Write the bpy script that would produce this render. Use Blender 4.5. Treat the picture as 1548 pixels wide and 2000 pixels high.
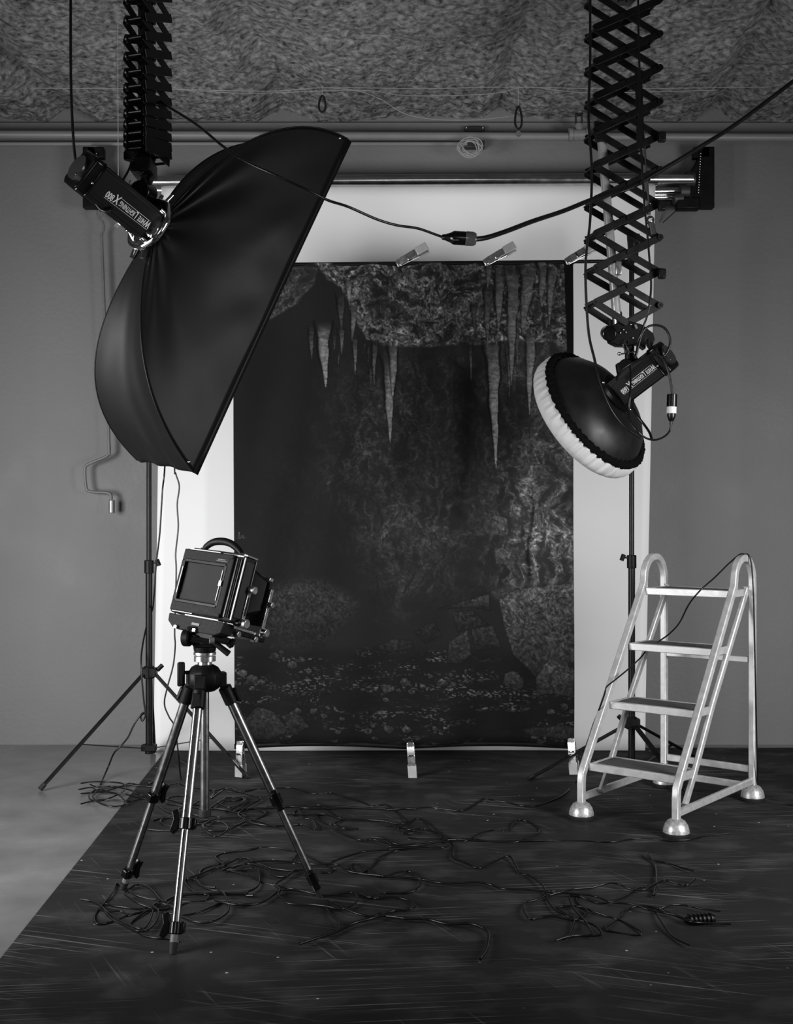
import bpy, math, random
import numpy as np
from mathutils import Vector as V, Matrix, noise as mnoise
for o in list(bpy.data.objects): bpy.data.objects.remove(o, do_unlink=True)
scn = bpy.context.scene
COL = scn.collection
F = 2200.0; HC = 1.2; CX = 774.0; HY = 1030.0
# ---------------------------------------------------------------- camera, world, lights, exposure
cd = bpy.data.cameras.new('camera'); cam = bpy.data.objects.new('camera', cd); COL.objects.link(cam)
cam.location = (0, 0, HC); cam.rotation_euler = (math.pi/2, 0, 0)
cd.sensor_fit = 'VERTICAL'; cd.sensor_height = 36; cd.lens = 36*F/2000.0
cd.shift_y = (HY-1000)/2000.0; cd.clip_start = .05; cd.clip_end = 60
scn.camera = cam
w = bpy.data.worlds.new('world'); scn.world = w; w.use_nodes = True
w.node_tree.nodes['Background'].inputs[0].default_value = (1, 1, 1, 1)
w.node_tree.nodes['Background'].inputs[1].default_value = .035
scn.view_settings.view_transform = 'Standard'; scn.view_settings.look = 'None'
scn.view_settings.gamma = 1; scn.view_settings.exposure = 0.0; scn.view_settings.use_curve_mapping = False

def area(name, loc, target, sx, sy, power, spread=180):
    l = bpy.data.lights.new(name, 'AREA'); l.shape = 'RECTANGLE'; l.size = sx; l.size_y = sy; l.energy = power
    l.spread = math.radians(spread)
    o = bpy.data.objects.new(name, l); COL.objects.link(o); o.location = loc
    d = V(target)-V(loc); o.rotation_euler = d.to_track_quat('-Z', 'Y').to_euler()
    return o
area('left_window_light', (-2.75, 2.6, 1.25), (.2, 6.1, .85), 1.4, 1.4, 74, 110)
area('right_window_light', (2.8, 2.5, 1.35), (-.2, 6.1, .85), 1.2, 1.3, 47, 110)
area('front_fill_light', (.2, -1.6, 1.9), (0, 6.0, 1.3), 1.5, 1.2, 22)  # added weak fill from behind the camera, stands for no real fixture

# ---------------------------------------------------------------- geometry helpers
def P(px, py, Y): return V(((px-CX)/F*Y, Y, HC-(py-HY)/F*Y))
def FL(px, py, z=0.0):
    Y = F*(HC-z)/(py-HY); return V(((px-CX)/F*Y, Y, z))
ORG = {}
class MB:
    def __init__(s): s.v = []; s.f = []
    def add(s, vs, fs):
        n = len(s.v); s.v += [V(p) for p in vs]; s.f += [tuple(i+n for i in f) for f in fs]; return s
    def xf(s, M): s.v = [M @ p for p in s.v]; return s
    def join(s, o): return s.add(o.v, o.f)
    def box(s, c, d, R=None):
        x, y, z = d[0]/2, d[1]/2, d[2]/2
        vs = [V((a*x, b*y, e*z)) for a in (-1, 1) for b in (-1, 1) for e in (-1, 1)]
        if R is not None: vs = [R @ p for p in vs]
        c = V(c); vs = [p+c for p in vs]
        return s.add(vs, [(0, 1, 3, 2), (4, 6, 7, 5), (0, 4, 5, 1), (2, 3, 7, 6), (0, 2, 6, 4), (1, 5, 7, 3)])
    def bar(s, p0, p1, wd, th, up=(0, 0, 1)):
        p0, p1 = V(p0), V(p1); d = p1-p0; L = d.length; d.normalize(); up = V(up)
        a = d.cross(up)
        if a.length < 1e-5: a = d.cross(V((0, 1, 0)))
        a.normalize(); b = a.cross(d).normalized()
        R = Matrix((d, a, b)).transposed()
        return s.box((p0+p1)/2, (L, wd, th), R)
    def tube(s, pts, r, n=8, closed=False, flat=1.0):
        pts = [V(p) for p in pts]; m = len(pts); rs = r if isinstance(r, (list, tuple)) else [r]*m
        T = []
        for i in range(m):
            a = pts[(i-1) % m] if (closed or i > 0) else pts[i]
            b = pts[(i+1) % m] if (closed or i < m-1) else pts[i]
            t = b-a; T.append(t.normalized() if t.length > 1e-9 else V((0, 0, 1)))
        u = T[0].cross(V((0, 0, 1)))
        if u.length < 1e-3: u = T[0].cross(V((0, 1, 0)))
        u.normalize(); base = len(s.v)
        for i in range(m):
            u = u-T[i]*u.dot(T[i]); u.normalize(); b = T[i].cross(u)
            for k in range(n):
                a = 2*math.pi*(k+.5)/n
                s.v.append(pts[i]+(u*math.cos(a)+b*math.sin(a)*flat)*rs[i])
        R = m if closed else m-1
        for i in range(R):
            for k in range(n):
                j = (i+1) % m
                s.f.append((base+i*n+k, base+i*n+(k+1) % n, base+j*n+(k+1) % n, base+j*n+k))
        if not closed:
            s.f.append(tuple(base+k for k in range(n))[::-1]); s.f.append(tuple(base+(m-1)*n+k for k in range(n)))
        return s
    def cyl(s, p0, p1, r0, r1=None, n=20):
        return s.tube([p0, p1], [r0, r0 if r1 is None else r1], n)
    def lathe(s, prof, o, ax, n=40, fn=None, cap=True):
        o = V(o); ax = V(ax).normalized(); u = ax.cross(V((0, 0, 1)))
        if u.length < 1e-3: u = V((1, 0, 0))
        u.normalize(); b = ax.cross(u); base = len(s.v); m = len(prof)
        for i, (r, h) in enumerate(prof):
            for k in range(n):
                a = 2*math.pi*k/n
                rr, hh = (r, h) if fn is None else fn(i, a, r, h)
                s.v.append(o+ax*hh+(u*math.cos(a)+b*math.sin(a))*rr)
        for i in range(m-1):
            for k in range(n):
                s.f.append((base+i*n+k, base+(i+1)*n+k, base+(i+1)*n+(k+1) % n, base+i*n+(k+1) % n))
        if cap:
            s.f.append(tuple(base+k for k in range(n))); s.f.append(tuple(base+(m-1)*n+k for k in range(n))[::-1])
        return s
    def prism(s, poly, o, u, v, th):
        o, u, v = V(o), V(u), V(v); wv = u.cross(v).normalized(); n = len(poly)
        vs = [o+u*a+v*b-wv*th/2 for a, b in poly]+[o+u*a+v*b+wv*th/2 for a, b in poly]
        fs = [tuple(range(n))[::-1], tuple(range(n, 2*n))]+[(i, (i+1) % n, n+(i+1) % n, n+i) for i in range(n)]
        return s.add(vs, fs)
    def ball(s, c, r, n=14, sc=(1, 1, 1)):
        c = V(c); vs = [c+V((0, 0, r*sc[2]))]; fs = []; m = n//2+1
        for i in range(1, m):
            t = math.pi*i/m
            for k in range(n):
                a = 2*math.pi*k/n
                vs.append(c+V((r*sc[0]*math.sin(t)*math.cos(a), r*sc[1]*math.sin(t)*math.sin(a), r*sc[2]*math.cos(t))))
        vs.append(c-V((0, 0, r*sc[2])))
        for k in range(n): fs.append((0, 1+k, 1+(k+1) % n))
        for i in range(m-2):
            for k in range(n): fs.append((1+i*n+k, 1+(i+1)*n+k, 1+(i+1)*n+(k+1) % n, 1+i*n+(k+1) % n))
        e = len(vs)-1
        for k in range(n): fs.append((e, 1+(m-2)*n+(k+1) % n, 1+(m-2)*n+k))
        return s.add(vs, fs)
    def grid(s, fn, nu, nv):
        vs = [fn(i/nu, j/nv) for j in range(nv+1) for i in range(nu+1)]
        fs = [(j*(nu+1)+i, j*(nu+1)+i+1, (j+1)*(nu+1)+i+1, (j+1)*(nu+1)+i) for j in range(nv) for i in range(nu)]
        return s.add(vs, fs)
    def build(s, name, mat, parent=None, bevel=0, smooth=True, org=None, solid=0, ang=40):
        if parent is not None: O = ORG[parent.name]
        else: O = V(org) if org is not None else V((0, 0, 0))
        me = bpy.data.meshes.new(name); me.from_pydata([tuple(p-O) for p in s.v], [], s.f); me.update()
        me.materials.append(mat)
        if smooth:
            me.polygons.foreach_set('use_smooth', [True]*len(me.polygons)); me.set_sharp_from_angle(angle=math.radians(ang))
        o = bpy.data.objects.new(name, me); COL.objects.link(o)
        if parent is not None: o.parent = parent
        else: o.location = O
        ORG[o.name] = O
        if solid:
            m = o.modifiers.new('solid', 'SOLIDIFY'); m.thickness = solid; m.offset = 0
        if bevel:
            m = o.modifiers.new('bevel', 'BEVEL'); m.width = bevel; m.segments = 2; m.limit_method = 'ANGLE'; m.angle_limit = math.radians(40)
        return o
def tag(o, label, cat, group=None, kind=None):
    o['label'] = label; o['category'] = cat
    if group: o['group'] = group
    if kind: o['kind'] = kind
    return o
def thing(name, label, cat, loc, group=None):
    o = bpy.data.objects.new(name, None); COL.objects.link(o); o.location = loc; o.empty_display_size = .1
    ORG[o.name] = V(loc); return tag(o, label, cat, group)
def lab(o, s): o['label'] = s; return o
def struct(o): o['kind'] = 'structure'; return o
def smoothpath(pts, sub=6):
    pts = [V(p) for p in pts]; out = []
    for i in range(len(pts)-1):
        p0 = pts[max(i-1, 0)]; p1 = pts[i]; p2 = pts[i+1]; p3 = pts[min(i+2, len(pts)-1)]
        for k in range(sub):
            t = k/sub
            out.append(.5*((2*p1)+(p2-p0)*t+(2*p0-5*p1+4*p2-p3)*t*t+(3*p1-p0-3*p2+p3)*t*t*t))
    out.append(pts[-1]); return out

# ---------------------------------------------------------------- materials (all procedural, all neutral greys)
def mat(name, g, rough=.5, metal=0., var=.12, scale=20., bump=0., bscale=60., spec=.5, coat=0., sheen=0.):
    m = bpy.data.materials.new(name); m.use_nodes = True; nt = m.node_tree; N = nt.nodes; L = nt.links
    b = N['Principled BSDF']; b.inputs['Metallic'].default_value = metal
    b.inputs['Specular IOR Level'].default_value = spec
    if coat: b.inputs['Coat Weight'].default_value = coat; b.inputs['Coat Roughness'].default_value = .1
    if sheen: b.inputs['Sheen Weight'].default_value = sheen
    tc = N.new('ShaderNodeTexCoord'); nz = N.new('ShaderNodeTexNoise'); nz.inputs['Scale'].default_value = scale
    nz.inputs['Detail'].default_value = 6; L.new(tc.outputs['Object'], nz.inputs['Vector'])
    r = N.new('ShaderNodeMapRange'); L.new(nz.outputs['Fac'], r.inputs['Value'])
    r.inputs['From Min'].default_value = .3; r.inputs['From Max'].default_value = .7
    r.inputs['To Min'].default_value = g*(1-var); r.inputs['To Max'].default_value = g*(1+var)
    L.new(r.outputs[0], b.inputs['Base Color'])
    r2 = N.new('ShaderNodeMapRange'); L.new(nz.outputs['Fac'], r2.inputs['Value'])
    r2.inputs['From Min'].default_value = .3; r2.inputs['From Max'].default_value = .7
    r2.inputs['To Min'].default_value = max(rough*.85, .02); r2.inputs['To Max'].default_value = min(rough*1.15, 1)
    L.new(r2.outputs[0], b.inputs['Roughness'])
    if bump:
        nb = N.new('ShaderNodeTexNoise'); nb.inputs['Scale'].default_value = bscale; nb.inputs['Detail'].default_value = 5
        L.new(tc.outputs['Object'], nb.inputs['Vector']); bm = N.new('ShaderNodeBump')
        bm.inputs['Strength'].default_value = bump; bm.inputs['Distance'].default_value = .01
        L.new(nb.outputs['Fac'], bm.inputs['Height']); L.new(bm.outputs[0], b.inputs['Normal'])
    return m
M_paper = mat('white_seamless_paper', .78, .75, var=.02, scale=1.5)
M_wall = mat('grey_painted_plaster', .15, .7, var=.06, scale=3, bump=.25, bscale=40)
M_ceiling = mat('rough_sprayed_concrete', .18, .95, var=.85, scale=34, bump=1.0, bscale=60)
M_pipe = mat('painted_pipe', .19, .45, var=.05, scale=8)
M_alu = mat('polished_aluminium', .75, .22, 1, var=.05, scale=30)
M_tube = mat('brushed_aluminium_tube', .36, .3, 1, var=.06, scale=40)
M_tubedark = mat('anodised_channel', .012, .4, .3, var=.1)
M_chrome = mat('chrome', .9, .07, 1, var=.02)
M_silver = mat('satin_silver', .72, .28, 1, var=.08, scale=60)
M_black = mat('black_painted_metal', .003, .4, .0, var=.2, spec=.22)
M_blackmatt = mat('black_matt_plastic', .003, .5, 0, var=.2, spec=.16)
M_blackgloss = mat('black_gloss_plastic', .003, .2, 0, var=.2, spec=.35)
M_cord = mat('black_rubber_cord', .004, .33, 0, var=.2, spec=.35)
M_soft = mat('black_coated_nylon', .006, .45, 0, var=.15, scale=1.2, bump=.05, bscale=14, spec=.15)
M_sock = mat('white_stretch_fabric', .45, .9, 0, var=.05, scale=15)
M_ladder = mat('scuffed_silver_paint', .46, .42, .35, var=.12, scale=35, bump=.05, bscale=200)
M_mat = mat('ribbed_rubber_tread', .065, .75, 0, var=.35, scale=70, bump=.4, bscale=300)
M_foot = mat('speckled_steel_dome', .48, .38, .5, var=.3, scale=110)
M_rubber = mat('black_rubber', .005, .7, 0, var=.2)
M_grey = mat('grey_plastic', .12, .5, 0)
M_darkgrey = mat('dark_grey_paint', .025, .5, 0)
M_glass = mat('ground_glass', .03, .7, 0, var=.3, scale=6, spec=.08)
M_trim = mat('worn_chrome_trim', .25, .5, 1, var=.2)
M_camgrey = mat('charcoal_hammered_enamel', .016, .62, 0, var=.15, scale=90, bump=.1, bscale=300, spec=.12)
M_bellows = mat('black_bellows_leather', .004, .6, 0, var=.2)
M_print = mat('pale_printed_lettering', .55, .6, 0, var=.05)
M_plate = mat('black_name_plate', .02, .3, 0, var=.05)
M_white = mat('white_plastic', .6, .4, 0, var=.05)
M_string = mat('pale_string', .3, .8, 0)
M_diff = mat('white_diffuser_cloth', .6, .9, 0, var=.03)

def mat_vinyl():
    m = bpy.data.materials.new('scuffed_black_vinyl'); m.use_nodes = True; nt = m.node_tree; N = nt.nodes; L = nt.links
    b = N['Principled BSDF']; tc = N.new('ShaderNodeTexCoord')
    def noise(sc, scale, det=6, rot=0):
        mp = N.new('ShaderNodeMapping'); mp.vector_type = 'TEXTURE'; mp.inputs['Scale'].default_value = tuple(1/q for q in sc); mp.inputs['Rotation'].default_value = (0, 0, rot)
        L.new(tc.outputs['Object'], mp.inputs['Vector']); n = N.new('ShaderNodeTexNoise'); n.inputs['Scale'].default_value = scale
        n.inputs['Detail'].default_value = det; L.new(mp.outputs[0], n.inputs['Vector']); return n.outputs['Fac']
    def rng(x, a, b_, c, d):
        r = N.new('ShaderNodeMapRange'); L.new(x, r.inputs['Value'])
        for k, q in zip(('From Min', 'From Max', 'To Min', 'To Max'), (a, b_, c, d)): r.inputs[k].default_value = q
        return r.outputs[0]
    def op(o, a, c):
        q = N.new('ShaderNodeMath'); q.operation = o
        for i, x in enumerate((a, c)):
            if isinstance(x, float): q.inputs[i].default_value = x
            else: L.new(x, q.inputs[i])
        return q.outputs[0]
    base = rng(noise((1, 1, 1), 1.6), .35, .7, .019, .034)
    blotch = rng(noise((1, 1.3, 1), 5), .5, .72, 0, .03)
    s1 = op('MULTIPLY', rng(noise((.9, 75, 1), 1.9, 3, .10), .58, .72, 0, .14), rng(noise((1, 1, 1), 2.3), .44, .6, 0, 1))
    s2 = op('MULTIPLY', rng(noise((60, .9, 1), 1.7, 3, .5), .63, .74, 0, .12), rng(noise((1, 1, 1.3), 2.9), .5, .64, 0, 1))
    s3 = op('MULTIPLY', rng(noise((.8, 66, 1), 1.5, 3, -.32), .6, .73, 0, .13), rng(noise((1.2, 1, 1), 2.0, 4, .9), .48, .6, 0, 1))
    vo = N.new('ShaderNodeTexVoronoi'); vo.inputs['Scale'].default_value = 11; L.new(tc.outputs['Object'], vo.inputs['Vector'])
    sp = op('MULTIPLY', rng(vo.outputs['Distance'], .03, .055, .5, 0), rng(noise((1, 1, 1), 1.7), .44, .54, 0, 1))
    tot = op('ADD', op('ADD', op('ADD', base, blotch), op('ADD', s1, s2)), op('ADD', s3, sp))
    df = N.new('ShaderNodeBsdfDiffuse'); gl = N.new('ShaderNodeBsdfGlossy'); mx = N.new('ShaderNodeMixShader')
    L.new(tot, df.inputs['Color']); gl.inputs['Color'].default_value = (1, 1, 1, 1)
    L.new(rng(noise((1, 1.2, 1), 5), .3, .7, .28, .46), gl.inputs['Roughness']); mx.inputs[0].default_value = .016
    bm = N.new('ShaderNodeBump'); bm.inputs['Strength'].default_value = .15; bm.inputs['Distance'].default_value = .01
    L.new(noise((1, 1, 1), 9), bm.inputs['Height']); L.new(bm.outputs[0], gl.inputs['Normal'])
    L.new(df.outputs[0], mx.inputs[1]); L.new(gl.outputs[0], mx.inputs[2]); N.remove(b)
    L.new(mx.outputs[0], N['Material Output'].inputs['Surface'])
    return m
M_vinyl = mat_vinyl()
def mat_concrete():
    m = mat('polished_concrete', .17, .25, 0, var=.25, scale=4, bump=.06, bscale=12); return m
M_conc = mat_concrete()

# ---------------------------------------------------------------- the room
YW = 6.22; ZC = 3.44; XL = -3.3; XR = 3.3; Y0 = -2.4
struct(MB().box(((XL+XR)/2, (YW+Y0)/2, -.05), (XR-XL+.2, YW-Y0+.2, .1)).build('floor', M_conc))
struct(MB().box((0, YW+.05, ZC/2+.04), (XR-XL, .1, ZC+.08)).build('wall_back', M_wall))
struct(MB().box((XL-.05, (YW+Y0)/2, ZC/2), (.1, YW-Y0, ZC)).build('wall_left', M_wall))
struct(MB().box((XR+.05, (YW+Y0)/2, ZC/2), (.1, YW-Y0, ZC)).build('wall_right', M_wall))
# sprayed ceiling: a lumpy slab with shallow ribs
cb = MB(); nx, ny = 330, 150; cy0, cy1 = 4.0, YW
def ceil(u, v):
    x = XL+(XR-XL)*u; y = cy0+(cy1-cy0)*v
    n = mnoise.fractal(V((x*2.2, y*2.2, .3)), .8, 2.0, 5)*.03+mnoise.fractal(V((x*16, y*16, 4.)), .8, 2.1, 4)*.014
    rib = abs(((x*1.0+.2*mnoise.noise(V((x*2, y, 7))))*.85) % 1-.5); rib = max(0, .12-rib)/.12
    return V((x, y, ZC+.02+.07*rib+n-.01*v))
cb.grid(ceil, nx, ny)
cb.box(((XL+XR)/2, (Y0+cy0)/2, ZC+.06), (XR-XL, cy0-Y0, .1)); cb.box(((XL+XR)/2, (cy0+cy1)/2, ZC+.12), (XR-XL, cy1-cy0, .04))
struct(cb.build('ceiling', M_ceiling))
# ledge where the plaster meets the ceiling
struct(MB().box((0, YW-.012, 3.395), (XR-XL, .024, .07)).build('trim_1', M_wall, bevel=.006))
# black vinyl sheet
vs = MB(); poly = [(-1.243, 6.12), (-1.1516, 4.258), (-1.03, 1.6), (2.9, 1.6), (2.9, 6.12)]
vs.prism([(a, b) for a, b in poly], (0, 0, .0015), (1, 0, 0), (0, 1, 0), .003)
o = vs.build('vinyl_floor_sheet', M_vinyl, smooth=False); tag(o, 'scuffed black vinyl sheet laid over the concrete studio floor', 'floor covering')

# ---------------------------------------------------------------- pipes, conduit, box, wires near the ceiling
def pipe(name, label, pts, r, m, cat='pipe'):
    return tag(MB().tube(pts, r, 16).build(name, m, org=pts[0]), label, cat)
yp = 6.08
t = thing('water_pipe', 'thick painted pipe running along the back wall under the ceiling', 'pipe', P(700, 267, yp))
MB().cyl(V((-3.2, yp, P(0, 261, yp).z)), V((3.2, yp, P(0, 270, yp).z)), .021).build('pipe_run', M_pipe, t)
c = P(1130, 263, yp)
fm = MB().cyl(c+V((-.045, 0, 0)), c+V((.045, 0, 0)), .03).cyl(c+V((-.055, 0, 0)), c+V((-.035, 0, 0)), .036).cyl(c+V((.035, 0, 0)), c+V((.055, 0, 0)), .036)
fm.cyl(c, c+V((0, 0, .055)), .022); fit = fm.build('tee_fitting', M_pipe, t)
MB().box(c+V((-.016, 0, .085)), (.007, .03, .055)).box(c+V((.016, 0, .085)), (.007, .03, .055)).box(c+V((0, 0, .11)), (.04, .03, .008)).build('hanger_bracket', M_darkgrey, t)
p0, p1 = P(170, 281, 6.17), P(912, 281, 6.17)
pipe('conduit', 'thin painted conduit under the thick pipe, ending at the junction box', [V((-3.2, 6.17, p0.z)), p1], .011, M_pipe, 'conduit')
t = thing('junction_box', 'small dark junction box on the back wall behind the thick pipe', 'box', P(926, 270, 6.2))
c = P(926, 270, 6.19)
MB().box(c, (.11, .05, .115)).build('box_body', M_darkgrey, t, bevel=.004)
for dx, dz in ((-.045, .048), (.045, .048), (.045, -.048)): MB().ball(c+V((dx, -.027, dz)), .005, 8).build('screw', M_chrome, t)

rnd = random.Random(4); c = P(917, 289, 6.02); pts = []
for k in range(110):
    a = k*.42; q = .042+.010*math.sin(k*.31); pts.append(c+V((math.cos(a)*q*1.25+.006*math.sin(k*.9), -.012+.012*math.sin(k*.17), math.sin(a)*q*.95+.004*math.cos(k*.7))))
tag(MB().tube(smoothpath(pts, 3), .0028, 6).build('wire_coil', M_string, org=c), 'coil of pale thin wire hanging at the junction box', 'wire')
for j, (nm, pp, lb) in enumerate((
    ('ceiling_wire', [(60, 172, 5.6), (320, 174, 5.6), (520, 178, 5.62), (640, 171, 5.64), (820, 173, 5.66), (1000, 170, 5.66), (1200, 173, 5.66), (1500, 170, 5.66)], 'thin wire stretched straight along the ceiling edge'),
    ('ceiling_wire', [(300, 171, 5.66), (480, 182, 5.66), (700, 176, 5.66), (800, 187, 5.66), (960, 183, 5.66), (1030, 170, 5.66), (1150, 181, 5.66), (1400, 176, 5.66)], 'second thin wire sagging slightly below the straight ceiling wire'),
    ('ceiling_wire', [(640, 171, 5.58), (700, 178, 5.58), (745, 195, 5.58), (790, 222, 5.58), (850, 233, 5.58), (930, 234, 5.58), (1005, 226, 5.58)], 'pale wire drooping in a deep curve between the two carabiners'))):
    tag(MB().tube(smoothpath([P(*q) for q in pp], 6), .0016, 6).build(nm, M_string, org=P(*pp[0])), lb, 'wire')
tag(MB().tube([P(230, 30, 5.0), P(231, 353, 5.0)], .0016, 6).build('hanging_string', M_string, org=P(231, 353, 5.0)), 'thin pale string hanging straight down beside the left ceiling hoist', 'string')
def carabiner(x, y0, y1, y2, lb):
    Y = 5.55; t = thing('carabiner', lb, 'carabiner', P(x, y1, Y), 'carabiners hanging from the ceiling wires')
    a, b = P(x, y0, Y), P(x, y1, Y); h = a.z-b.z; pts = []
    for k in range(24):
        q = 2*math.pi*k/24; s_ = math.sin(q); wd = .011+.010*(1-s_)/2
        pts.append((a+b)/2+V((math.cos(q)*wd, 0, s_*h/2)))
    MB().tube(pts, .0055, 8, True).build('clip_loop', M_tubedark, t)
    MB().tube([P(x, 168, Y), a+V((0, .004, .006))], .0016, 6).build('hanging_wire', M_string, t)
    c = P(x, (y1+y2)/2+3, Y); pts = [c+V((math.cos(2*math.pi*k/18)*.010, 0, math.sin(2*math.pi*k/18)*.012)) for k in range(18)]
    MB().tube(pts, .0045, 8, True).build('ring', M_grey, t)
    return t
carabiner(629, 187, 219, 231, 'steel carabiner with a ring hanging from the ceiling wire left of centre')
carabiner(1012, 208, 252, 265, 'steel carabiner with a ring hanging lower, left of the pipe fitting')

# ---------------------------------------------------------------- paper backdrop on its roller, spare rollers, brackets
def rawpaper():
    YP = 6.02; t = thing('paper_backdrop', 'white seamless paper backdrop hanging from a roller to the floor', 'paper backdrop', (-.04, YP, 0))
    zt = P(0, 352, YP).z
    zl, zr = P(0, 355, YP).z, P(0, 350, YP).z
    a, b = P(300, 0, YP).x, P(1283, 0, YP).x
    xa, xb = P(270, 0, YP).x, P(1352, 0, YP).x
    MB().cyl((a, YP, zl), (b, YP, zr), .032, n=32).build('paper_roll', mat('glossy_wrapped_roll', .42, .2, 1, var=.12, scale=25), t)
    MB().cyl((xa, YP, zl), (xb, YP, zr), .024, n=24).build('core_tube', M_alu, t)
    def sh(u, v):
        z = .006+(zt-.012)*v
        xl = P(298+15*v, 0, YP).x; xr = P(1260+22*v, 0, YP).x
        x = xl+(xr-xl)*u
        return V((x, YP+.03+.006*math.sin(x*3.1+.5)+.004*math.sin(z*2.3+x)-.02*(1-v)**6, z))
    MB().grid(sh, 60, 40).build('paper_sheet', M_paper, t, solid=.0006)
rawpaper()
def spare(px0, px1, py, Y, r, lb):
    a = P(px0, py, Y); b = P(px1, py-1, Y)
    t = thing('spare_roller', lb, 'roller', a, 'spare backdrop rollers under the brackets')
    MB().cyl(a, b, r, n=24).build('roller_tube', M_alu, t)
    return t
spare(1215, 1338, 374, 6.16, .02, 'short visible end of a shiny roller just below the main roll at right')
spare(1225, 1326, 386, 6.17, .014, 'lowest thin shiny roller end at right, under the two others')
spare(228, 330, 372, 6.15, .02, 'shiny roller end at left half hidden by the softbox')
def bracket(sx, lb, px):
    O = P(px, 345, 6.1); t = thing('roller_bracket', lb, 'bracket', O, 'black wall brackets for the backdrop rollers')
    def Q(dx, y): return P(px+sx*dx, y, 6.1)
    MB().prism([(0, 0), (.09, 0), (.09, .33), (.03, .33), (-.05, .16), (-.05, .06)], Q(18, 408)+V((0, 0, 0)), V((sx, 0, 0)), V((0, 0, 1)), .05).build('mount_plate', M_blackmatt, t, bevel=.004)
    for k, (dx, y) in enumerate(((2, 352), (-8, 374), (-20, 388))):
        c = Q(dx, y)
        m = MB().cyl(c+V((-.02, 0, 0)), c+V((.03*sx, 0, 0)), .045-.006*k, n=24); m.build('roller_cup', M_darkgrey, t, bevel=.003)
    MB().box(Q(0, 399), (.125, .06, .066)).build('lower_box', M_blackmatt, t, bevel=.008)
    MB().box(Q(26, 300), (.09, .05, .06)).build('upper_block', M_blackmatt, t, bevel=.006)
    MB().cyl(Q(4, 388)+V((0, -.03, 0)), P(px-sx*48, 435, 6.19), .003, n=8).build('guy_wire', M_darkgrey, t)
    # bead chain
    ch = MB()
    for k in range(16): ch.ball(Q(22-.3*k, 305+5*k)+V((0, -.04, 0)), .004, 6)
    ch.build('bead_chain', M_silver, t)
bracket(1, 'black roller bracket on the right wall holding three roller ends', 1342)
bracket(-1, 'black roller bracket at upper left behind the strobe head', 214)
# crank handle hanging on the left wall
t = thing('crank_handle', 'long thin winding crank hooked on the left side of the wall', 'crank', P(213, 880, 6.14))
Yc = 6.14
hk = smoothpath([P(196, 412, Yc), P(192, 425, Yc), P(200, 432, Yc), P(203, 445, Yc), P(199, 458, Yc), P(196, 462, Yc)], 5)
MB().tube(hk, .006, 8).build('hook', M_grey, t)
MB().tube(smoothpath([P(190, 398, Yc), P(189, 420, Yc), P(196, 424, Yc), P(201, 418, Yc), P(201, 398, Yc)], 4), .004, 8).build('chain_link', M_grey, t)
MB().tube(smoothpath([P(198, 455, Yc), P(202, 560, Yc), P(207, 700, Yc), P(213, 872, Yc), P(212, 886, Yc), P(204, 893, Yc), P(174, 906, Yc), P(166, 915, Yc), P(168, 950, Yc), P(176, 960, Yc), P(206, 962, Yc), P(216, 966, Yc), P(217, 976, Yc)], 6), .008, 10).build('crank_rod', M_grey, t)
MB().cyl(P(218, 977, Yc), P(218, 1002, Yc), .0165, n=20).build('grip', mat('dull_metal_grip', .3, .4, .7), t, bevel=.003)
MB().cyl(P(213, 868, Yc), P(213, 882, Yc), .009, n=12).build('collar', M_grey, t)

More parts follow.
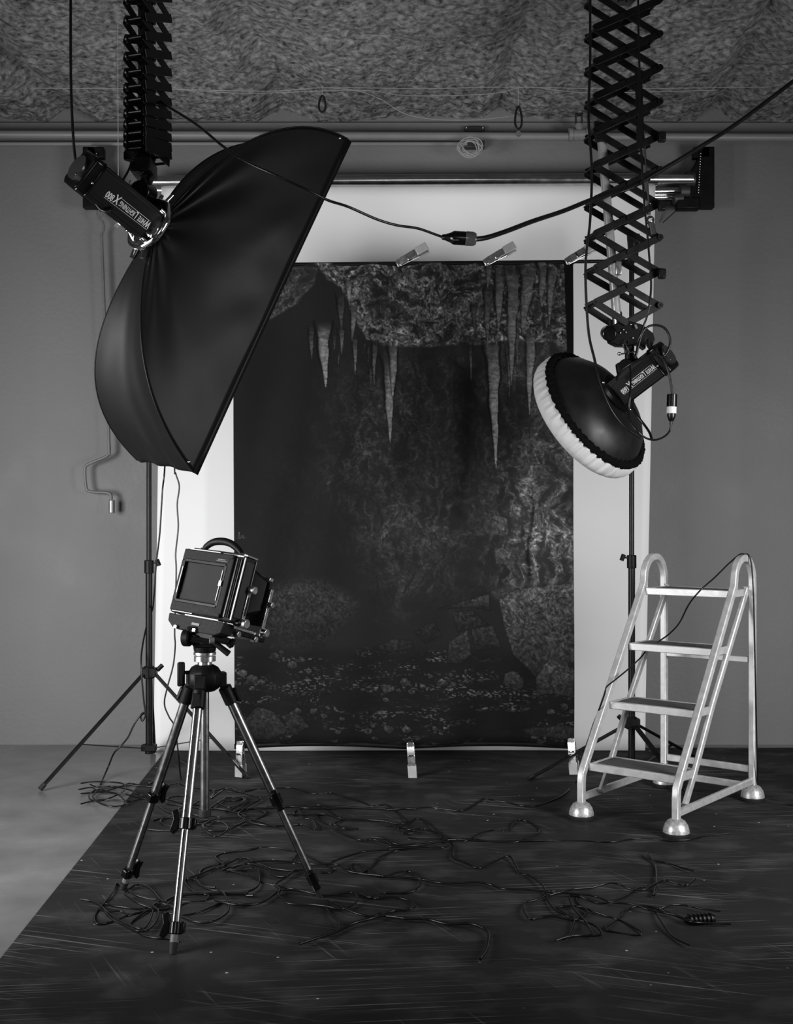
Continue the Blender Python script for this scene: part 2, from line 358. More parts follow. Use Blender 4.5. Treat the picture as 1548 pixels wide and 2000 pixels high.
# ---------------------------------------------------------------- cave backdrop (printed cloth)
def cave():
    YB = 5.42; x0, x1, y0_, y1_ = 455., 1120., 515., 1456.
    nx, ny = 534, 753
    X, Yg = np.meshgrid(np.linspace(x0, x1, nx+1), np.linspace(y0_, y1_, ny+1))
    def vn(x, y, seed):
        xi = np.floor(x).astype(np.int64); yi = np.floor(y).astype(np.int64); fx = x-xi; fy = y-yi
        fx = fx*fx*(3-2*fx); fy = fy*fy*(3-2*fy)
        def h(a, b):
            n = (a*374761393+b*668265263+seed*1442695041) & 0x7fffffff
            n = ((n ^ (n >> 13))*1274126177) & 0x7fffffff
            return ((n ^ (n >> 16)) & 0xffff)/65535.
        return (h(xi, yi)*(1-fx)+h(xi+1, yi)*fx)*(1-fy)+(h(xi, yi+1)*(1-fx)+h(xi+1, yi+1)*fx)*fy
    def fbm(x, y, seed, o=5, g=.55):
        s = 0; a = 1; t_ = 0
        for i in range(o): s = s+a*vn(x, y, seed+i); t_ += a; x = x*2.03+7; y = y*2.03+3; a *= g
        return s/t_
    def rid(x, y, seed, o=5):
        s = 0; a = 1; t_ = 0
        for i in range(o): s = s+a*(1-abs(2*vn(x, y, seed+i)-1)); t_ += a; x = x*2.1+5; y = y*2.1+9; a *= .6
        return s/t_
    def sstep(a, b, x): q = np.clip((x-a)/(b-a), 0, 1); return q*q*(3-2*q)
    def pmask(poly, soft, wob=0, seed=1):
        x = X+(fbm(X/22, Yg/22, seed+90, 3)-.5)*wob; y = Yg+(fbm(X/22, Yg/22, seed+190, 3)-.5)*wob
        ins = np.zeros(X.shape, bool); D = np.full(X.shape, 1e9); n = len(poly)
        for i in range(n):
            ax, ay = poly[i]; bx, by = poly[(i+1) % n]
            if ay != by:
                c = ((ay > y) != (by > y)) & (x < (bx-ax)*(y-ay)/(by-ay)+ax); ins ^= c
            dx, dy = bx-ax, by-ay; t_ = np.clip(((x-ax)*dx+(y-ay)*dy)/(dx*dx+dy*dy+1e-9), 0, 1)
            D = np.minimum(D, np.hypot(x-ax-t_*dx, y-ay-t_*dy))
        sd = np.where(ins, D, -D); return sstep(-soft, soft, sd), sd
    wx = (fbm(X/45, Yg/45, 11)-.5)*70; wy = (fbm(X/45, Yg/45, 31)-.5)*70
    streak = rid((X+wx)/16, (Yg+wy)/42, 51)          # vertical stringy rock
    fine = fbm((X+wx*.5)/4.0, (Yg+wy*.5)/4.0, 71, 3, .7)
    fine2 = fbm(X/1.9, Yg/1.9, 77, 2, .7)
    hor = rid((X+wx)/26, (Yg+wy)/12, 91)
    big = fbm(X/60, Yg/80, 111, 4)
    tex = np.clip((streak-.42)*2.2, 0, 1)*np.clip(fine*1.9-.45, 0, 1.3)*(.6+.8*fine2)
    texh = np.clip((hor-.42)*2.2, 0, 1)*np.clip(fine*1.9-.45, 0, 1.3)*(.6+.8*fine2)
    val = 30+4*big
    # faint middle wall
    m, _ = pmask([(650, 760), (760, 700), (900, 680), (900, 1160), (760, 1180), (700, 1060), (650, 940)], 60, 60)
    val += m*(38*tex*(.3+1.4*big)+4*big)
    m, _ = pmask([(500, 900), (640, 780), (660, 1080), (520, 1180)], 60, 60, 5); val += m*6*tex
    # right wall
    m, _ = pmask([(905, 690), (1010, 640), (1125, 600), (1125, 1160), (985, 1170), (930, 1140), (880, 1060), (905, 960), (930, 900)], 16, 50, 7)
    g = np.clip((X-860)/190, .25, 1)*(.5+.5*np.exp(-((X-1060)/110)**2-((Yg-1040)/190)**2)*1.6)
    cr = np.clip((rid((X+wx*1.3)/70, (Yg+wy*.6)/150, 131, 4)-.72)*6, 0, 1)
    val += m*(g*(12+100*tex)*(.55+.9*big)*(1-.75*cr))
    val *= 1-.55*m*np.exp(-((X-1036-6*np.sin(Yg/30))/4)**2)*sstep(950, 980, Yg)*(1-sstep(1120, 1150, Yg))
    # dark crevice
    m, _ = pmask([(885, 700), (925, 720), (920, 880), (900, 1010), (880, 990), (893, 880)], 12, 30, 9); val = val*(1-.25*m)
    # top rock mass
    m, sd = pmask([(612, 505), (1130, 505), (1125, 680), (1050, 665), (960, 668), (860, 676), (790, 680), (715, 662), (690, 610), (665, 560), (640, 548)], 3, 14, 13)
    rim = np.exp(-(sd/9)**2)
    val = np.where(m > .5, 26+4*big, val); val += m*(132*texh*(.35+1.1*big)+8*rim+25*rim*fine)*(1-.6*np.exp(-((X-745)/30)**2-((Yg-590)/38)**2))
    m, sd = pmask([(540, 516), (622, 524), (614, 556), (578, 594), (545, 612), (500, 640), (500, 560)], 2.5, 6, 15)
    val = np.where(m > .5, 28, val); val += m*(60*tex+18*fine+12*np.exp(-(sd/5)**2))
    # dark cavern
    m, _ = pmask([(455, 700), (600, 640), (700, 700), (740, 1000), (700, 1150), (470, 1150)], 50, 40, 17); val = val*(1-.12*m)
    # stalactites
    S = [(629, 625, 30, 635, 757, 112), (608, 635, 14, 608, 700, 62), (662, 570, 18, 667, 648, 58), (667, 640, 13, 666, 692, 78), (661, 685, 6, 660, 715, 62), (679, 540, 15, 683, 604, 95), (690, 585, 16, 687, 669, 76), (695, 655, 11, 692, 737, 80), (654, 652, 9, 652, 685, 52), (713, 663, 7, 708, 693, 46), (730, 663, 12, 730, 750, 76), (719, 673, 6, 719, 705, 55), (724, 713, 10, 722, 756, 62), (758, 690, 28, 761, 865, 112), (767, 662, 21, 766, 782, 102),
         (923, 585, 15, 928, 653, 58), (952, 556, 19, 952, 678, 72), (954, 510, 17, 952, 563, 78), (978, 505, 27, 973, 649, 82), (993, 670, 9, 994, 776, 76), (1010, 610, 12, 1010, 730, 66), (1002, 500, 30, 998, 752, 92), (1033, 505, 34, 1020, 657, 84), (1060, 510, 22, 1056, 600, 76), (1078, 514, 20, 1073, 637, 84), (920, 672, 8, 919, 745, 74), (960, 650, 30, 968, 914, 125), (970, 652, 6, 970, 680, 76), (1035, 640, 23, 1034, 809, 104)]
    for k, (xa, ya, wd, xb, yb, br) in enumerate(S):
        t_ = (Yg-ya)/(yb-ya); cx = xa+(xb-xa)*t_+2.0*np.sin(Yg/19+k)*(1-t_); hw = wd/2*np.power(np.clip(1-t_, 0, 1), .75)*(1+.10*np.sin(Yg/9+k*2))
        s = (X-cx)/np.maximum(hw, .3); ins = (t_ > 0) & (t_ < 1) & (abs(s) < 1)
        lit = np.clip(.30+.75*np.sqrt(np.clip(1-(s-.25)**2/1.6, 0, 1)), 0, 1)*(.5+.5*np.clip(t_*1.6+.15, 0, 1))
        body = 1.18*br*lit*(.55+.6*fine+.25*fine2)*(.8+.35*vn(X/9, Yg/3.2, 200+k))*(.35+.65*sstep(-1.02, -.7, s))*.92
        fade = sstep(0, .22, t_); val = np.where(ins, val*(1-fade)+body*fade, val)
        val = np.where((abs(s) < 1.35) & (abs(s) >= 1) & (t_ > 0) & (t_ < 1), val*.7, val)
    # ground
    gm = sstep(1255, 1285, Yg+10*(big-.5)); val = val*(1-gm)+gm*(22+6*fbm(X/30, Yg/9, 301))
    grit = sstep(.60, .80, vn(X/4.2, Yg/1.9, 321))*sstep(.42, .75, fbm(X/50, Yg/14, 331, 3))
    val += gm*grit*62*(.4+fine)
    # boulders
    def cp(L_): return [(440+a/2.211, 880+b/2.211) for a, b in L_]
    B = [([(150, 610), (330, 570), (430, 580), (520, 640), (480, 720), (420, 830), (320, 860), (180, 800)], 52, 22), ([(280, 650), (450, 610), (570, 660), (500, 760), (400, 840), (290, 800)], 46, 14),
         ([(1180, 640), (1260, 600), (1530, 570), (1530, 960), (1400, 905), (1340, 980), (1240, 880), (1205, 760)], 92, 2.5), ([(1340, 980), (1400, 900), (1520, 950), (1530, 1070), (1420, 1050), (1345, 1060)], 84, 2.5),
         ([(1195, 1000), (1205, 965), (1240, 952), (1280, 985), (1285, 1020), (1250, 1040), (1215, 1025)], 70, 1.5), ([(960, 830), (1040, 780), (1060, 880), (1010, 920), (955, 915)], 62, 3), ([(1060, 770), (1150, 760), (1190, 850), (1080, 862)], 52, 3), ([(920, 685), (1010, 655), (1135, 620), (1140, 690), (1060, 670)], 58, 2), ([(980, 700), (1060, 690), (1130, 750), (1000, 780)], 42, 3),
         ([(55, 1180), (130, 1110), (200, 1130), (270, 1220), (180, 1255), (70, 1245)], 52, 2), ([(240, 1155), (300, 1120), (355, 1200), (285, 1235)], 55, 2), ([(640, 850), (720, 815), (800, 820), (810, 850), (700, 870)], 40, 3),
         ([(1280, 1210), (1450, 1185), (1530, 1200), (1530, 1250), (1300, 1235)], 50, 3), ([(820, 780), (900, 740), (930, 800), (860, 830)], 36, 5)]
    R = np.random.default_rng(5)
    for cx, cy, r in [(700, 1030, 28), (770, 1000, 24), (800, 1040, 18), (930, 1005, 24), (980, 1010, 15), (200, 890, 20), (280, 930, 26), (110, 990, 28), (150, 1003, 18), (70, 962, 24), (105, 1030, 15), (305, 1130, 22), (375, 1130, 20), (420, 1150, 14), (700, 1205, 28), (775, 1205, 22), (900, 1203, 15), (1400, 1130, 18), (1460, 1105, 22), (1490, 1125, 14), (610, 1220, 20), (560, 1195, 15), (630, 1195, 14), (1330, 1070, 12), (235, 875, 14), (880, 975, 12), (850, 1020, 13), (745, 1035, 13), (690, 1078, 14), (1010, 995, 10), (590, 1035, 12), (640, 1250, 13), (500, 1165, 12), (805, 905, 10), (480, 1220, 16)]:
        n = 7; a0 = R.uniform(0, 6); B.append(([(cx+r*R.uniform(.8, 1.15)*math.cos(a0+6.283*i/n), cy+.75*r*R.uniform(.75, 1.15)*math.sin(a0+6.283*i/n)) for i in range(n)], R.uniform(62, 92), 1.2))
    for i, (L_, br, soft) in enumerate(B):
        pl = cp(L_); xs = [p[0] for p in pl]; ys = [p[1] for p in pl]
        m, sd = pmask(pl, soft, 5, 20+i); h_ = (max(ys)-min(ys)); up = np.clip((max(ys)-Yg)/h_, 0, 1)
        tx = (.18+.75*np.clip(fine*1.9-.45, 0, 1.2)*(.4+1.0*np.clip(streak if i % 2 else hor, 0, 1)))*(.6+.6*fine2)
        body = 20+br*tx*(.42+.62*up)
        val = val*(1-m)+m*body
        val = np.where((sd < 0) & (sd > -2.2) & (i > 1), val*.8, val)
    # bottom and side fade of the print
    val *= 1-.55*sstep(1436, 1456, Yg)
    for (sx, sy, ex, ey) in ((463, 1050, 465, 1040), (465, 1040, 467, 1051), (467, 1051, 462, 1052), (469, 1050, 472, 1046), (472, 1046, 473, 1051), (473, 1051, 477, 1050)):
        dx, dy = ex-sx, ey-sy; t_ = np.clip(((X-sx)*dx+(Yg-sy)*dy)/(dx*dx+dy*dy), 0, 1); d = np.hypot(X-sx-t_*dx, Yg-sy-t_*dy)
        val += 35*np.exp(-(d/.7)**2)
    # unprinted black border on the upper right
    bx = 1102+np.clip((Yg-515)/190, 0, 1)*6+np.where(Yg > 705, 30, 0); val = np.where(X > bx, 9, val)
    lin = np.power(np.clip(val, 2, 200)/255, 2.2)*GAIN
    # mesh
    u = (X-x0)/(x1-x0); v = (Yg-y0_)/(y1_-y0_)
    px = 455+3*v+u*(1119+2*v-455-3*v); py = Yg+v**8*(-6*np.sin(math.pi*np.clip(u*2 % 1, 0, 1))+2)-0*u
    Yd = YB+.010*np.sin(X/38+1.2*np.sin(Yg/200))*(.3+.7*v)+.006*np.sin(X/17.+Yg/90)+.02*v*(1-v)+0.012*(v**20)
    wxx = (px-CX)/F*YB; wz = HC-(py-HY)/F*YB; wz[0, :] = HC-(514.5-HY-2*(u[0, :]))/F*YB
    O = V(((787-CX)/F*YB, YB, 0)); co = np.stack([wxx-O.x, Yd-O.y, wz], -1).reshape(-1, 3)
    nn = (nx+1)*(ny+1); me = bpy.data.meshes.new('cloth')
    i = np.arange(nx)[None, :]+(nx+1)*np.arange(ny)[:, None]
    q = np.stack([i, i+nx+1, i+nx+2, i+1], -1).reshape(-1, 4)
    me.vertices.add(nn); me.vertices.foreach_set('co', co.astype(np.float32).ravel())
    me.loops.add(q.size); me.loops.foreach_set('vertex_index', q.astype(np.int32).ravel())
    me.polygons.add(len(q)); me.polygons.foreach_set('loop_start', np.arange(0, q.size, 4, dtype=np.int32)); me.polygons.foreach_set('loop_total', np.full(len(q), 4, np.int32))
    me.update(); me.validate()
    at = me.color_attributes.new('print', 'FLOAT_COLOR', 'POINT'); l4 = np.stack([lin]*3+[np.ones_like(lin)], -1).astype(np.float32); at.data.foreach_set('color', l4.ravel())
    me.polygons.foreach_set('use_smooth', np.ones(len(q), bool))
    m = bpy.data.materials.new('printed_cave_cloth'); m.use_nodes = True; N = m.node_tree.nodes; b = N['Principled BSDF']
    a = N.new('ShaderNodeAttribute'); a.attribute_name = 'print'; mx = N.new('ShaderNodeMix'); mx.data_type = 'RGBA'; mx.blend_type = 'MULTIPLY'; mx.inputs[0].default_value = 1
    nz = N.new('ShaderNodeTexNoise'); nz.inputs['Scale'].default_value = 260; r = N.new('ShaderNodeMapRange'); r.inputs['To Min'].default_value = .8; r.inputs['To Max'].default_value = 1.2
    tc = N.new('ShaderNodeTexCoord'); Lk = m.node_tree.links; Lk.new(tc.outputs['Object'], nz.inputs['Vector']); Lk.new(nz.outputs['Fac'], r.inputs['Value'])
    Lk.new(a.outputs['Color'], mx.inputs[6]); Lk.new(r.outputs[0], mx.inputs[7]); Lk.new(mx.outputs[2], b.inputs['Base Color'])
    b.inputs['Roughness'].default_value = .8; b.inputs['Specular IOR Level'].default_value = .12
    me.materials.append(m)
    t = thing('cave_backdrop', 'dark cloth backdrop printed with a cave scene of stalactites and boulders', 'backdrop', O)
    o = bpy.data.objects.new('printed_cloth', me); COL.objects.link(o); o.parent = t; ORG[o.name] = O
    sd = o.modifiers.new('solid', 'SOLIDIFY'); sd.thickness = .001; sd.offset = -1
    # top sleeve and rounded bottom hem
    MB().tube([P(455, 517, YB+.004), P(800, 515.5, YB+.004), P(1121, 513, YB+.004)], .008, 12).build('top_sleeve', M_blackmatt, t)
    hp = [P(458+664*k/30, 1455+(-6*math.sin(math.pi*((k/30*2) % 1)))+3, YB+.022) for k in range(31)]
    MB().tube(smoothpath(hp, 2), .013, 12).build('bottom_hem', M_blackmatt, t)
GAIN = .75
cave()

# ---------------------------------------------------------------- backdrop stands and cross bar
YS = 5.47
def stand(px, ytop, ymid, yhub, yfoot, feet, lb, braceup, Y=YS, hs=1.0):
    b = P(px, yfoot, Y); t = thing('backdrop_stand', lb, 'light stand', V((b.x, Y, 0)), 'black stands holding the backdrop cross bar')
    MB().cyl(P(px, yfoot-3, Y), P(px, ymid+4, Y), .0165, n=20).build('lower_pole', M_black, t)
    MB().cyl(P(px, ymid+8, Y), P(px, ytop, Y), .0125, n=20).build('upper_pole', M_black, t)
    c = P(px, ymid, Y); cl = MB().cyl(c-V((0, 0, .032)), c+V((0, 0, .032)), .023, n=20).build('collar', M_blackmatt, t, bevel=.003)
    s_ = 1 if px < 700 else -1
    MB().cyl(c+V((0, 0, .02)), c+V((s_*.045, -.01, .02)), .005, n=8).cyl(c+V((s_*.04, -.01, .035)), c+V((s_*.052, -.012, .006)), .011, n=10).build('wing_knob', M_blackmatt, cl)
    h = P(px, yhub, Y); MB().box(h, (.075, .05, .045)).cyl(h-V((0, 0, .03)), h+V((0, 0, .03)), .026).build('leg_hub', M_blackmatt, t, bevel=.004)
    MB().cyl(h+V((.04*s_, 0, .01)), h+V((.065*s_, 0, .035)), .011, n=10).build('hub_knob', M_blackmatt, t)
    lo = P(px, yfoot-6, Y); MB().box(lo, (.07, .045, .03)).cyl(lo-V((0, 0, .03)), lo+V((0, 0, .02)), .02).build('brace_hub', M_blackmatt, t, bevel=.003)
    for (fx, fy) in feet:
        ft = V((fx, fy, .009)); d = (ft-h); d.z = 0; d.normalize(); a = h+d*.035+V((0, 0, -.01))
        sd = d.cross(V((0, 0, 1)))*.0095
        leg = MB().tube([a+sd, ft+sd], .0052, 8).tube([a-sd, ft-sd], .0052, 8).bar(a, ft, .016, .006).build('leg', M_black, t)
        MB().cyl(ft+(a-ft).normalized()*.03, ft, .012, n=12).build('foot_cap', M_rubber, leg)
        mdp = a.lerp(ft, braceup)
        MB().bar(lo+d*.03, mdp, .016, .004).build('brace', M_black, t)
    return t
stand(291, 512, 1107, 1313, 1466, [(-.705, 5.36), (-1.29, 5.98), (-1.62, 5.12)], 'black stand at left whose pole rises behind the big softbox', .62)
stand(1233, 480, 1097, 1412, 1512, [(.625, 5.33), (1.56, 5.78), (1.30, 5.02)], 'black stand at right whose pole rises behind the beauty dish and ladder', .55)
# T-handle clamp at the top of right pole
t = thing('pole_clamp', 'black two-handled clamp at the top of the right stand pole', 'clamp', P(1233, 500, YS-.03))
Yk = YS-.03
MB().prism([(-.012, 0), (.012, 0), (.016, .075), (-.018, .075)], P(1231, 487, Yk), (1, 0, 0), (0, 0, 1), .02).build('grip', M_blackmatt, t, bevel=.003)
MB().prism([(-.010, 0), (.012, 0), (.016, .08), (-.012, .08)], P(1242, 489, Yk+.03), (1, 0, 0), (0, 0, 1), .02).build('grip', M_blackmatt, t, bevel=.003)
MB().box(P(1237, 475, Yk), (.008, .006, .03)).build('spring', M_chrome, t)
MB().box(P(1235, 500, Yk), (.05, .035, .06)).build('jaw', M_black, t, bevel=.004)
tag(MB().cyl(P(280, 519, YS-.015), P(1240, 510, YS-.015), .009, n=14).build('cross_bar', M_black, org=P(760, 514, YS)), 'thin black cross bar between the two stands carrying the cave cloth', 'pole')

# ---------------------------------------------------------------- spring clamps
def clamp(name, label, R, loc, L=.15, group=None, flip=1):
    t = bpy.data.objects.new(name, None); COL.objects.link(t); ORG[t.name] = V((0, 0, 0)); tag(t, label, 'clamp', group)
    # local: jaws at origin, handles along +x, width along y, opening along z
    s = L/.15
    def half(sg):
        pr = [(0, .002*sg), (.02, .010*sg), (.05, .012*sg), (.075, .015*sg), (.15, .019*sg), (.15, .016*sg), (.08, .011*sg), (.05, .006*sg), (.02, .004*sg)]
        if sg < 0: pr = pr[::-1]
        return MB().prism([(a*s, b*s) for a, b in pr], (0, 0, 0), (1, 0, 0), (0, 0, 1), .034*s)
    a = half(1).build('upper_arm', M_silver, t, bevel=.0015); b = half(-1).build('lower_arm', M_silver, t, bevel=.0015)
    for sg, pa in ((1, a), (-1, b)):
        MB().prism([(.100*s, .013*sg*s), (.158*s, .014*sg*s), (.158*s, .022*sg*s), (.100*s, .019*sg*s)][::sg], (0, 0, 0), (1, 0, 0), (0, 0, 1), .040*s).build('handle_sleeve', M_handle, pa, bevel=.003)
    MB().box((.068*s, 0, 0), (.036*s, .031*s, .026*s)).build('pivot_bracket', M_chrome, t, bevel=.002)
    sp = [V((.055*s+.0*k, (-.012+.024*k/40)*s, 0))+V((math.cos(k*.9)*.008, 0, math.sin(k*.9)*.008))*s for k in range(41)]
    MB().tube(smoothpath(sp, 2), .0014, 6).build('spring', M_chrome, t)
    for sg in (1, -1): MB().box((.004*s, 0, .006*sg*s), (.018*s, .030*s, .007*s)).build('jaw_pad', M_silver, t, bevel=.002)
    t.matrix_world = Matrix.Translation(loc) @ R
    return t
M_handle = mat('clear_grey_vinyl_grip', .34, .3, .1, var=.1)
def Rx(a): return Matrix.Rotation(a, 4, 'X')
def Ry(a): return Matrix.Rotation(a, 4, 'Y')
def Rz(a): return Matrix.Rotation(a, 4, 'Z')
YCL = 5.41
R1 = Ry(math.radians(-29)) @ Rx(math.radians(78))
for px, py, lb in ((776, 515, 'silver spring clamp on the cloth top edge, left of the three, beside the hanging connector'), (947, 513, 'silver spring clamp on the cloth top edge above the stalactites'), (1106, 511, 'dull spring clamp on the top right corner of the cloth, crossed by a cord')):
    clamp('spring_clamp', lb, R1, P(px, py, YCL), .155, 'spring clamps on the top edge')
R2 = Ry(math.radians(86)) @ Rx(math.radians(90))
for px, py, lb, tw in ((469, 1449, 'spring clamp on the lower left corner of the cloth, behind the tripod leg', 3), (801, 1452, 'bright spring clamp hanging from the middle of the bottom hem', 0), (1115, 1444, 'spring clamp on the lower right corner of the cloth, behind the stand leg', -2)):
    clamp('spring_clamp', lb, Ry(math.radians(tw)) @ R2 @ Rx(math.radians(25 if tw else 0)), P(px, py, 5.405), .158, 'spring clamps on the bottom hem')

# ---------------------------------------------------------------- step ladder
def ladder():
    O = V((.76, 4.632, 0)); ww = V((.77, -.64, 0)).normalized(); dd = V((.64, .77, 0)).normalized()
    t = thing('step_ladder', 'silver four-step rolling ladder with dome feet and black rubber treads', 'step ladder', O)
    W = .42
    def Q(u, v, z): return O+ww*u+dd*v+V((0, 0, z))
    def sq(pts, wdt, hgt, par, nm, bev=.004):
        # square tube swept in the side plane (normal ww)
        m = MB(); n = len(pts); base = 0
        for i in range(n):
            a = pts[max(i-1, 0)]; b = pts[min(i+1, n-1)]; T = (b-a).normalized(); nn_ = T.cross(ww).normalized()
            for (p, q) in ((-1, -1), (1, -1), (1, 1), (-1, 1)): m.v.append(pts[i]+ww*(p*wdt/2)+nn_*(q*hgt/2))
        for i in range(n-1):
            for k in range(4): m.f.append((i*4+k, i*4+(k+1) % 4, (i+1)*4+(k+1) % 4, (i+1)*4+k))
        m.f.append((0, 1, 2, 3)); m.f.append(((n-1)*4+3, (n-1)*4+2, (n-1)*4+1, (n-1)*4))
        return m.build(nm, M_ladder, par, bevel=bev)
    def zr(v): return .228+(v-.03)*1.405
    for sd, u in (('l', 0.), ('r', W)):
        pts = [Q(u, .0, .055), Q(u, 0, .15), Q(u, .004, .185)]
        pts += [Q(u, v, zr(v)-.003) for v in (.03, .1, .3, .5, .545)]
        cv, cz, r = .645, .955, .098
        for k in range(13):
            a = math.radians(160-160*k/12+0); pts.append(Q(u, cv+r*math.cos(a), cz+.015+r*math.sin(a)))
        pts += [Q(u, .744, .9), Q(u, .745, .5), Q(u, .746, .055)]
        sq(pts, .028, .030, t, 'side_rail')
        ui = u+(.022 if sd == 'l' else -.022)
        sq([Q(ui, .195-.075, .095), Q(ui, .2, .2), Q(ui, .38, zr(.2)), Q(ui, .545+.19, .93)], .018, .03, t, 'inner_stringer')
        sq([Q(u, .01, .09), Q(u, .74, .09)], .018, .03, t, 'base_rail')
        for v in (0., .746):
            c = Q(u, v, 0)
            f = MB().lathe([(.001, .074), (.018, .073), (.034, .064), (.045, .048), (.050, .03), (.051, .02), (.044, .02), (.001, .02)][::-1], c, (0, 0, 1), 28).build('foot', M_foot, t)
            MB().lathe([(.050, 0), (.053, .004), (.053, .018), (.048, .021), (.01, .021)], c, (0, 0, 1), 28).build('rubber_ring', M_rubber, f)
            MB().ball(Q(u, v, .115)+(-ww*.016 if sd == 'l' else -ww*.016)-dd*.0, .005, 8).build('rivet', M_chrome, t)
    for i, v in enumerate((.037, .208, .379, .5355)):
        z = .228+.2345*i; dpt = .19; y0_ = v-.004
        m = MB(); rr = Matrix((ww, dd, V((0, 0, 1)))).transposed()
        m.box(Q(W/2, y0_+.008, z-.016), (W-.03, .016, .032), rr); m.box(Q(W/2, y0_+dpt-.008, z-.016), (W-.06, .016, .032), rr)
        m.box(Q(.024, y0_+dpt/2, z-.016), (.016, dpt-.034, .032), rr); m.box(Q(W-.024, y0_+dpt/2, z-.016), (.016, dpt-.034, .032), rr)
        tr = m.build('tread', M_ladder, t, bevel=.003)
        MB().box(Q(W/2, y0_+dpt/2, z-.006), (W-.068, dpt-.036, .008), rr).build('tread_mat', M_mat, tr)
    rr = Matrix((ww, dd, V((0, 0, 1)))).transposed()
    MB().box(Q(W/2, .746, .14), (W-.03, .016, .03), rr).build('rear_crossbar', M_ladder, t, bevel=.003)
    MB().box(Q(W/2, .70, .075), (W-.03, .016, .03), rr).build('rear_crossbar', M_ladder, t, bevel=.003)
    MB().box(Q(W/2, .74, .62), (W-.03, .014, .026), rr).build('rear_crossbar', M_ladder, t, bevel=.003)
ladder()

# ---------------------------------------------------------------- camera tripod
def tripod():
    C0 = V((-.597, 3.51, 0)); t = thing('camera_tripod', 'aluminium tripod with black leg locks standing under the view camera', 'tripod', C0)
    X0 = C0.x; Yt = C0.y
    def Z(z, dx=0, dy=0): return V((X0+dx, Yt+dy, z))
    MB().cyl(Z(.315), Z(.80), .0135, n=24).build('centre_column', M_tube, t)
    MB().cyl(Z(.298), Z(.322), .0195, n=24).build('column_cap', M_rubber, t, bevel=.003)
    hub = MB()
    hub.lathe([(.03, .69), (.045, .70), (.055, .715), (.055, .745), (.042, .765), (.03, .772)], Z(0), (0, 0, 1), 8)
    feet = [V((-.905, 3.722, 0)), V((-.628, 3.16, 0)), V((-.243, 3.646, 0))]
    for f in feet:
        d = V((f.x-X0, f.y-Yt, 0)).normalized(); hub.bar(Z(.725)+d*.02, Z(.725)+d*.066, .036, .045)
    sp = hub.build('spider', M_blackmatt, t, bevel=.003)
    MB().box(Z(.745, -.07, -.02), (.022, .022, .075)).cyl(Z(.75, -.06, -.02), Z(.75, -.02, 0), .006).build('column_lock_lever', M_blackmatt, t, bevel=.005)
    for f in feet:
        d = V((f.x-X0, f.y-Yt, 0)).normalized(); top = Z(.70)+d*.062; ax = (f-top).normalized(); Ln = (f-top).length
        s_ = ax.cross(V((0, 0, 1))).normalized(); n_ = s_.cross(ax).normalized()
        def K(q, o=0, p=0): return top+ax*(Ln*q)+s_*o+n_*p
        lg = MB().cyl(K(.05), K(.52), .0145, n=24).build('leg', M_tube, t)
        MB().bar(K(.075), K(.515), .010, .0305, up=n_).build('leg_channel', M_tubedark, lg)
        MB().cyl(K(.5), K(.92), .0115, n=24).build('lower_section', M_tube, lg)
        MB().bar(K(.55), K(.915), .007, .0242, up=n_).build('leg_channel', M_tubedark, lg)
        MB().cyl(K(0), K(.075), .021, n=16).box(K(.01), (.03, .03, .03)).build('leg_joint', M_blackmatt, lg, bevel=.003)
        MB().prism([(-.01, -.012), (.03, -.016), (.035, .016), (-.012, .012)], K(.035, .0, .024), ax, s_, .012).build('angle_catch', M_blackmatt, lg, bevel=.003)
        for q, r in ((.525, .0195), (.905, .0165)):
            lk = MB().cyl(K(q-.022), K(q+.022), r, n=20).build('leg_lock', M_blackgloss, lg, bevel=.002)
            MB().prism([(-.022, 0), (.012, 0), (.03, .016), (.022, .026), (-.012, .018), (-.036, .024), (-.042, .008)], K(q, r+.001, -.004), ax, s_, .02).build('lock_lever', M_blackgloss, lk, bevel=.002)
            MB().prism([(-.02, 0), (.018, 0), (.01, .012), (-.014, .012)], K(q, -r+.002, -.004), ax, -s_, .022).build('lock_bolt', M_blackgloss, lk, bevel=.002)
        MB().cyl(K(.925), K(.965), .0115, n=16).build('foot_collar', M_grey, lg)
        MB().cyl(K(.955), K(.998), .013, .010, n=16).build('rubber_foot', M_rubber, lg)
    # geared plate ring and pan-tilt head
    MB().cyl(Z(.772), Z(.783), .022, n=28).cyl(Z(.783), Z(.80), .0335, n=36).cyl(Z(.803), Z(.812), .035, n=36).build('levelling_disc', M_silver, t, bevel=.001)
    hd = lab(MB().cyl(Z(.812), Z(.828), .033, .036, n=28).build('pan_tilt_head', M_blackmatt, t, bevel=.003), 'black pan and tilt head')
    MB().prism([(-.03, 0), (.03, 0), (.045, .05), (.02, .06), (-.038, .055), (-.048, .03)], Z(.825), (1, 0, 0), (0, 0, 1), .045).build('head_yoke', M_blackmatt, hd, bevel=.005)
    MB().cyl(Z(.858, -.045, -.03), Z(.850, .035, -.045), .014, n=24).build('tilt_axle', M_blackgloss, hd, bevel=.002)
    MB().cyl(Z(.858, -.062, -.024), Z(.858, -.038, -.03), .026, n=28).build('tilt_knob', M_blackmatt, hd, bevel=.004)
    MB().cyl(Z(.855, .026, -.07), Z(.855, .04, -.066), .010, n=16).build('handle_socket', M_grey, hd)
    MB().tube([Z(.856, .028, -.055), Z(.835, .055, -.06), Z(.812, .085, -.062)], [.008, .009, .010], 12).build('pan_handle', M_blackmatt, hd, bevel=.002)
    MB().tube([Z(.880, .02, .01), Z(.855, .055, .01), Z(.83, .085, .0)], [.009, .010, .011], 12).cyl(Z(.842, .08, 0), Z(.838, .092, 0), .014).build('tilt_handle', M_blackmatt, hd, bevel=.002)
    MB().box(Z(.883), (.1, .08, .02)).build('quick_release_plate', M_blackmatt, hd, bevel=.003)
tripod()

